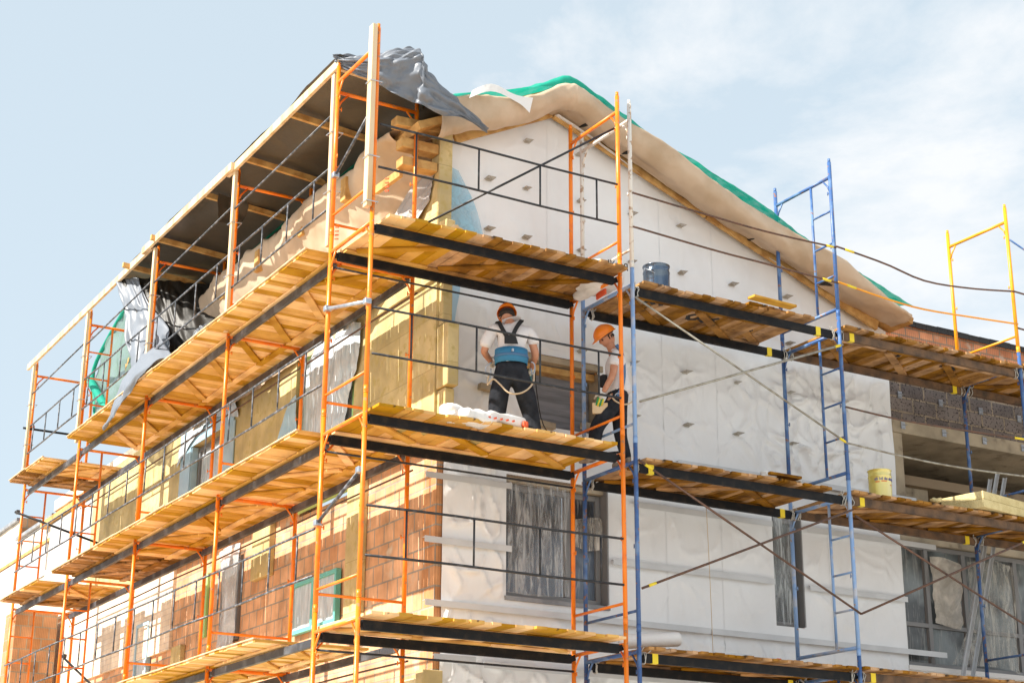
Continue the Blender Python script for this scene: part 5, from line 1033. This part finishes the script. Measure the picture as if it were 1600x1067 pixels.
b = MB(); q = [A(-.085, -.168, 3.27), A(.035, -.168, 3.265), A(.065, -.168, 3.17), A(-.085, -.168, 3.17)]; b.add(q + [p - F * .012 for p in q], [(0, 1, 2, 3), (7, 6, 5, 4), (0, 4, 5, 1), (1, 5, 6, 2), (2, 6, 7, 3), (3, 7, 4, 0)]); b.build('brace_panel', 'strap', w1, bevel=.004)
rp1 = [A(-.24, -.02, 2.86), A(-.255, -.06, 2.74), A(-.20, -.11, 2.79), A(-.13, -.16, 2.72), A(-.04, -.19, 2.62), A(.07, -.19, 2.61), A(.17, -.16, 2.67), A(.235, -.08, 2.78), A(.245, -.02, 2.90)]
MB().tube([samp(rp1, k / 30) for k in range(31)], .0095, 8).build('safety_rope', 'rope', w1, smooth=True)
MB().tube([samp([A(-.21, -.03, 3.0), A(-.275, -.03, 2.95), A(-.265, -.02, 2.86), A(-.225, -.02, 2.84), A(-.22, -.03, 2.93)], k / 12) for k in range(13)], .008, 6).build('carabiner', 'zinc', w1, smooth=True)
MB().tube([samp([A(.21, -.03, 3.02), A(.25, -.03, 2.99), A(.25, -.03, 2.9), A(.225, -.03, 2.88), A(.21, -.03, 2.95)], k / 12) for k in range(13)], .008, 6).build('carabiner', 'zinc', w1, smooth=True)
hand(w1, A(.24, .24, 3.05), F * .6 - U * .8, F * .3 - Rt * .9, curl=1.0)
hand(w1, A(-.205, .25, 3.105), F, Rt, curl=1.1)
boot(w1, A(-.16, 0, 2.135), F - Rt * .25); boot(w1, A(.27, 0, 2.135), F + Rt * .3)
dr = thing('drill', 'dark teal power drill held in the gloved right hand of the first worker', 'drill', tuple(A(.2, .36, 2.95)))
MB().tube([A(.21, .28, 3.0), A(.19, .50, 3.03)], .036, 14, rs=[.04, .03]).build('drill_body', 'tealtool', dr, smooth=True)
MB().bar(A(.22, .30, 3.0), A(.225, .28, 2.86), .035, .05).build('grip', 'tealtool', dr, bevel=.008)
MB().tube([A(.19, .50, 3.03), A(.18, .60, 3.04)], .02, 10, rs=[.024, .012]).build('chuck', 'zinc', dr, smooth=True); MB().tube([A(.18, .60, 3.04), A(.17, .70, 3.05)], .005, 8).build('bit', 'zinc', dr)

# second worker: seen from his left side, stepping to the left with a board in his gloved hand
F = V(-.86, .50, 0).normalized(); Rt = V(F.y, -F.x, 0)      # right-hand side points to the wall
C1 = V(3.36, .58, .02)
w2 = thing('person', 'worker in orange hard hat and white t-shirt stepping left between the frames, looking down', 'person', (3.33, .62, 1.99))
Fg = V(-.99, .12, 0).normalized(); Fh = (Fg * .80 - U * .55).normalized(); Rh = V(Fg.y, -Fg.x, 0); Uh = (Rh.cross(Fh)).normalized()
hd2 = A(.0, .12, 3.50)
body = {'pel': (A(0, 0, 2.86), .07, .10), 'wai': (A(0, .01, 3.0), .06, .09), 'che': (A(0, .03, 3.2), .09, .13), 'nb': (A(0, .03, 3.33), .065, .08), 'nk': (A(0, .075, 3.40), .052), 'hd': (A(0, .11, 3.48), .06),
        'sl': (A(-.17, .03, 3.28), .058), 'el': (A(-.21, .07, 3.00), .043), 'wl': (A(-.20, .18, 2.80), .03), 'sr': (A(.17, .03, 3.28), .058), 'er': (A(.24, -.02, 3.0), .043), 'wr': (A(.25, .06, 2.78), .03),
        'hl': (A(-.09, 0, 2.80), .1), 'kl': (A(-.10, .25, 2.45), .065), 'al': (A(-.08, .29, 2.10), .042), 'hr': (A(.09, 0, 2.80), .1), 'kr': (A(.10, -.01, 2.42), .062), 'ar': (A(.08, -.09, 2.08), .04)}
skin_mesh('body', 'skin', body, be, w2)
head_mesh(hd2, Fh, Rh, Uh, .95).build('head', 'skin', w2, smooth=True)
J = {'w0': (A(0, 0, 2.80), .150, .175), 'w': (A(0, 0, 2.90), .148, .178), 'w2': (A(0, .015, 3.04), .135, .172), 'c': (A(0, .03, 3.20), .142, .19), 'n': (A(0, .03, 3.32), .095, .13), 'n2': (A(0, .06, 3.375), .06, .068),
     'sl': (A(-.18, .03, 3.275), .072), 'ul': (A(-.205, .045, 3.16), .072), 'ul2': (A(-.212, .055, 3.10), .070), 'sr': (A(.18, .03, 3.275), .072), 'ur': (A(.22, .01, 3.13), .07)}
skin_mesh('t_shirt', 'shirt', J, [('w0', 'w'), ('w', 'w2'), ('w2', 'c'), ('c', 'n'), ('n', 'n2'), ('c', 'sl'), ('sl', 'ul'), ('ul', 'ul2'), ('c', 'sr'), ('sr', 'ur')], w2, sub=2)
J = {'w': (A(0, 0, 2.97), .155, .185), 'p': (A(0, -.01, 2.84), .165, .19), 'hl': (A(-.09, .03, 2.74), .11, .1), 'tl': (A(-.10, .15, 2.58), .098), 'kl': (A(-.10, .25, 2.44), .086), 'cl': (A(-.09, .275, 2.27), .076), 'al': (A(-.08, .29, 2.12), .068),
     'hr': (A(.09, -.01, 2.72), .11, .1), 'tr': (A(.10, -.02, 2.56), .092), 'kr': (A(.10, -.02, 2.40), .078), 'cr': (A(.09, -.06, 2.24), .07), 'ar': (A(.08, -.09, 2.10), .062)}
skin_mesh('work_trousers', 'trousers', J, [('w', 'p'), ('p', 'hl'), ('hl', 'tl'), ('tl', 'kl'), ('kl', 'cl'), ('cl', 'al'), ('p', 'hr'), ('hr', 'tr'), ('tr', 'kr'), ('kr', 'cr'), ('cr', 'ar')], w2, root='p', sub=2)
helmet(w2, hd2 + Uh * .03, Fh, Rh, Uh, .95)
MB().tube([hd2 + (Fh * .072 * math.cos(a) + Rh * .062 * math.sin(a)) - Uh * .004 for a in [PI * .42 + PI * 1.16 * q / 14 for q in range(15)]], .026, 8).build('hair', 'hair', w2, smooth=True)
for sd in (-1, 1): MB().tube([hd2 + Fh * .083 + Rh * sd * .032 + Uh * .006, hd2 + Fh * .087 + Rh * sd * .032 + Uh * .006], .010, 8).build('eye', 'hair', w2, smooth=True)
ribbon(w2, 'harness_strap', 'strapblue', [A(-.10, .02, 3.385), A(-.11, -.03, 3.31), A(-.13, -.055, 3.15), A(-.17, -.05, 2.98), A(-.19, -.02, 2.84), A(-.20, .02, 2.76)], .045, .012, -Rt - F * .5)
ribbon(w2, 'harness_strap', 'strapblue', [A(.10, .0, 3.385), A(.08, -.03, 3.31), A(.03, -.065, 3.15), A(.0, -.08, 2.98)], .045, .012, -F)
MB().tube([A(-.21, .02, 2.76) + (F * math.cos(a) + U * math.sin(a)) * .03 for a in [2 * PI * k / 12 for k in range(13)]], .006, 6).build('ring', 'zinc', w2, smooth=True)
rp2 = [A(-.20, .10, 2.78), A(-.22, .05, 2.70), A(-.22, -.05, 2.66), A(-.19, -.14, 2.70), A(-.10, -.19, 2.80)]
MB().tube([samp(rp2, k / 20) for k in range(21)], .009, 8).build('safety_rope', 'rope', w2, smooth=True)
MB().box(tuple(A(-.06, .17, 2.92)), tuple(A(-.06, .17, 2.92) + V(.07, .08, .14))).build('tool_pouch', 'strap', w2, bevel=.01)
hand(w2, A(-.20, .185, 2.795), -U * .95 + F * .3, Rt, tipm=['gloveg', 'glovey', 'gloveg', 'glovey'], curl=.5)
boot(w2, A(-.08, .29, 2.115), F); boot(w2, A(.08, -.09, 2.09), F)
bd = thing('foam_block', 'small beige foam block held against the leg by the second worker', 'block', tuple(A(-.19, .21, 2.58)))
c_ = A(-.155, .215, 2.63); b = MB(); ex = F * .085; ez = U * .062; ey = Rt * .018
vs = [c_ + sx * ex + sy * ey + sz * ez for sz in (-1, 1) for sx, sy in ((-1, -1), (1, -1), (1, 1), (-1, 1))]
b.add(vs, [(0, 3, 2, 1), (4, 5, 6, 7), (0, 1, 5, 4), (1, 2, 6, 5), (2, 3, 7, 6), (3, 0, 4, 7)]); b.build('foam', 'timber', bd, bevel=.004)
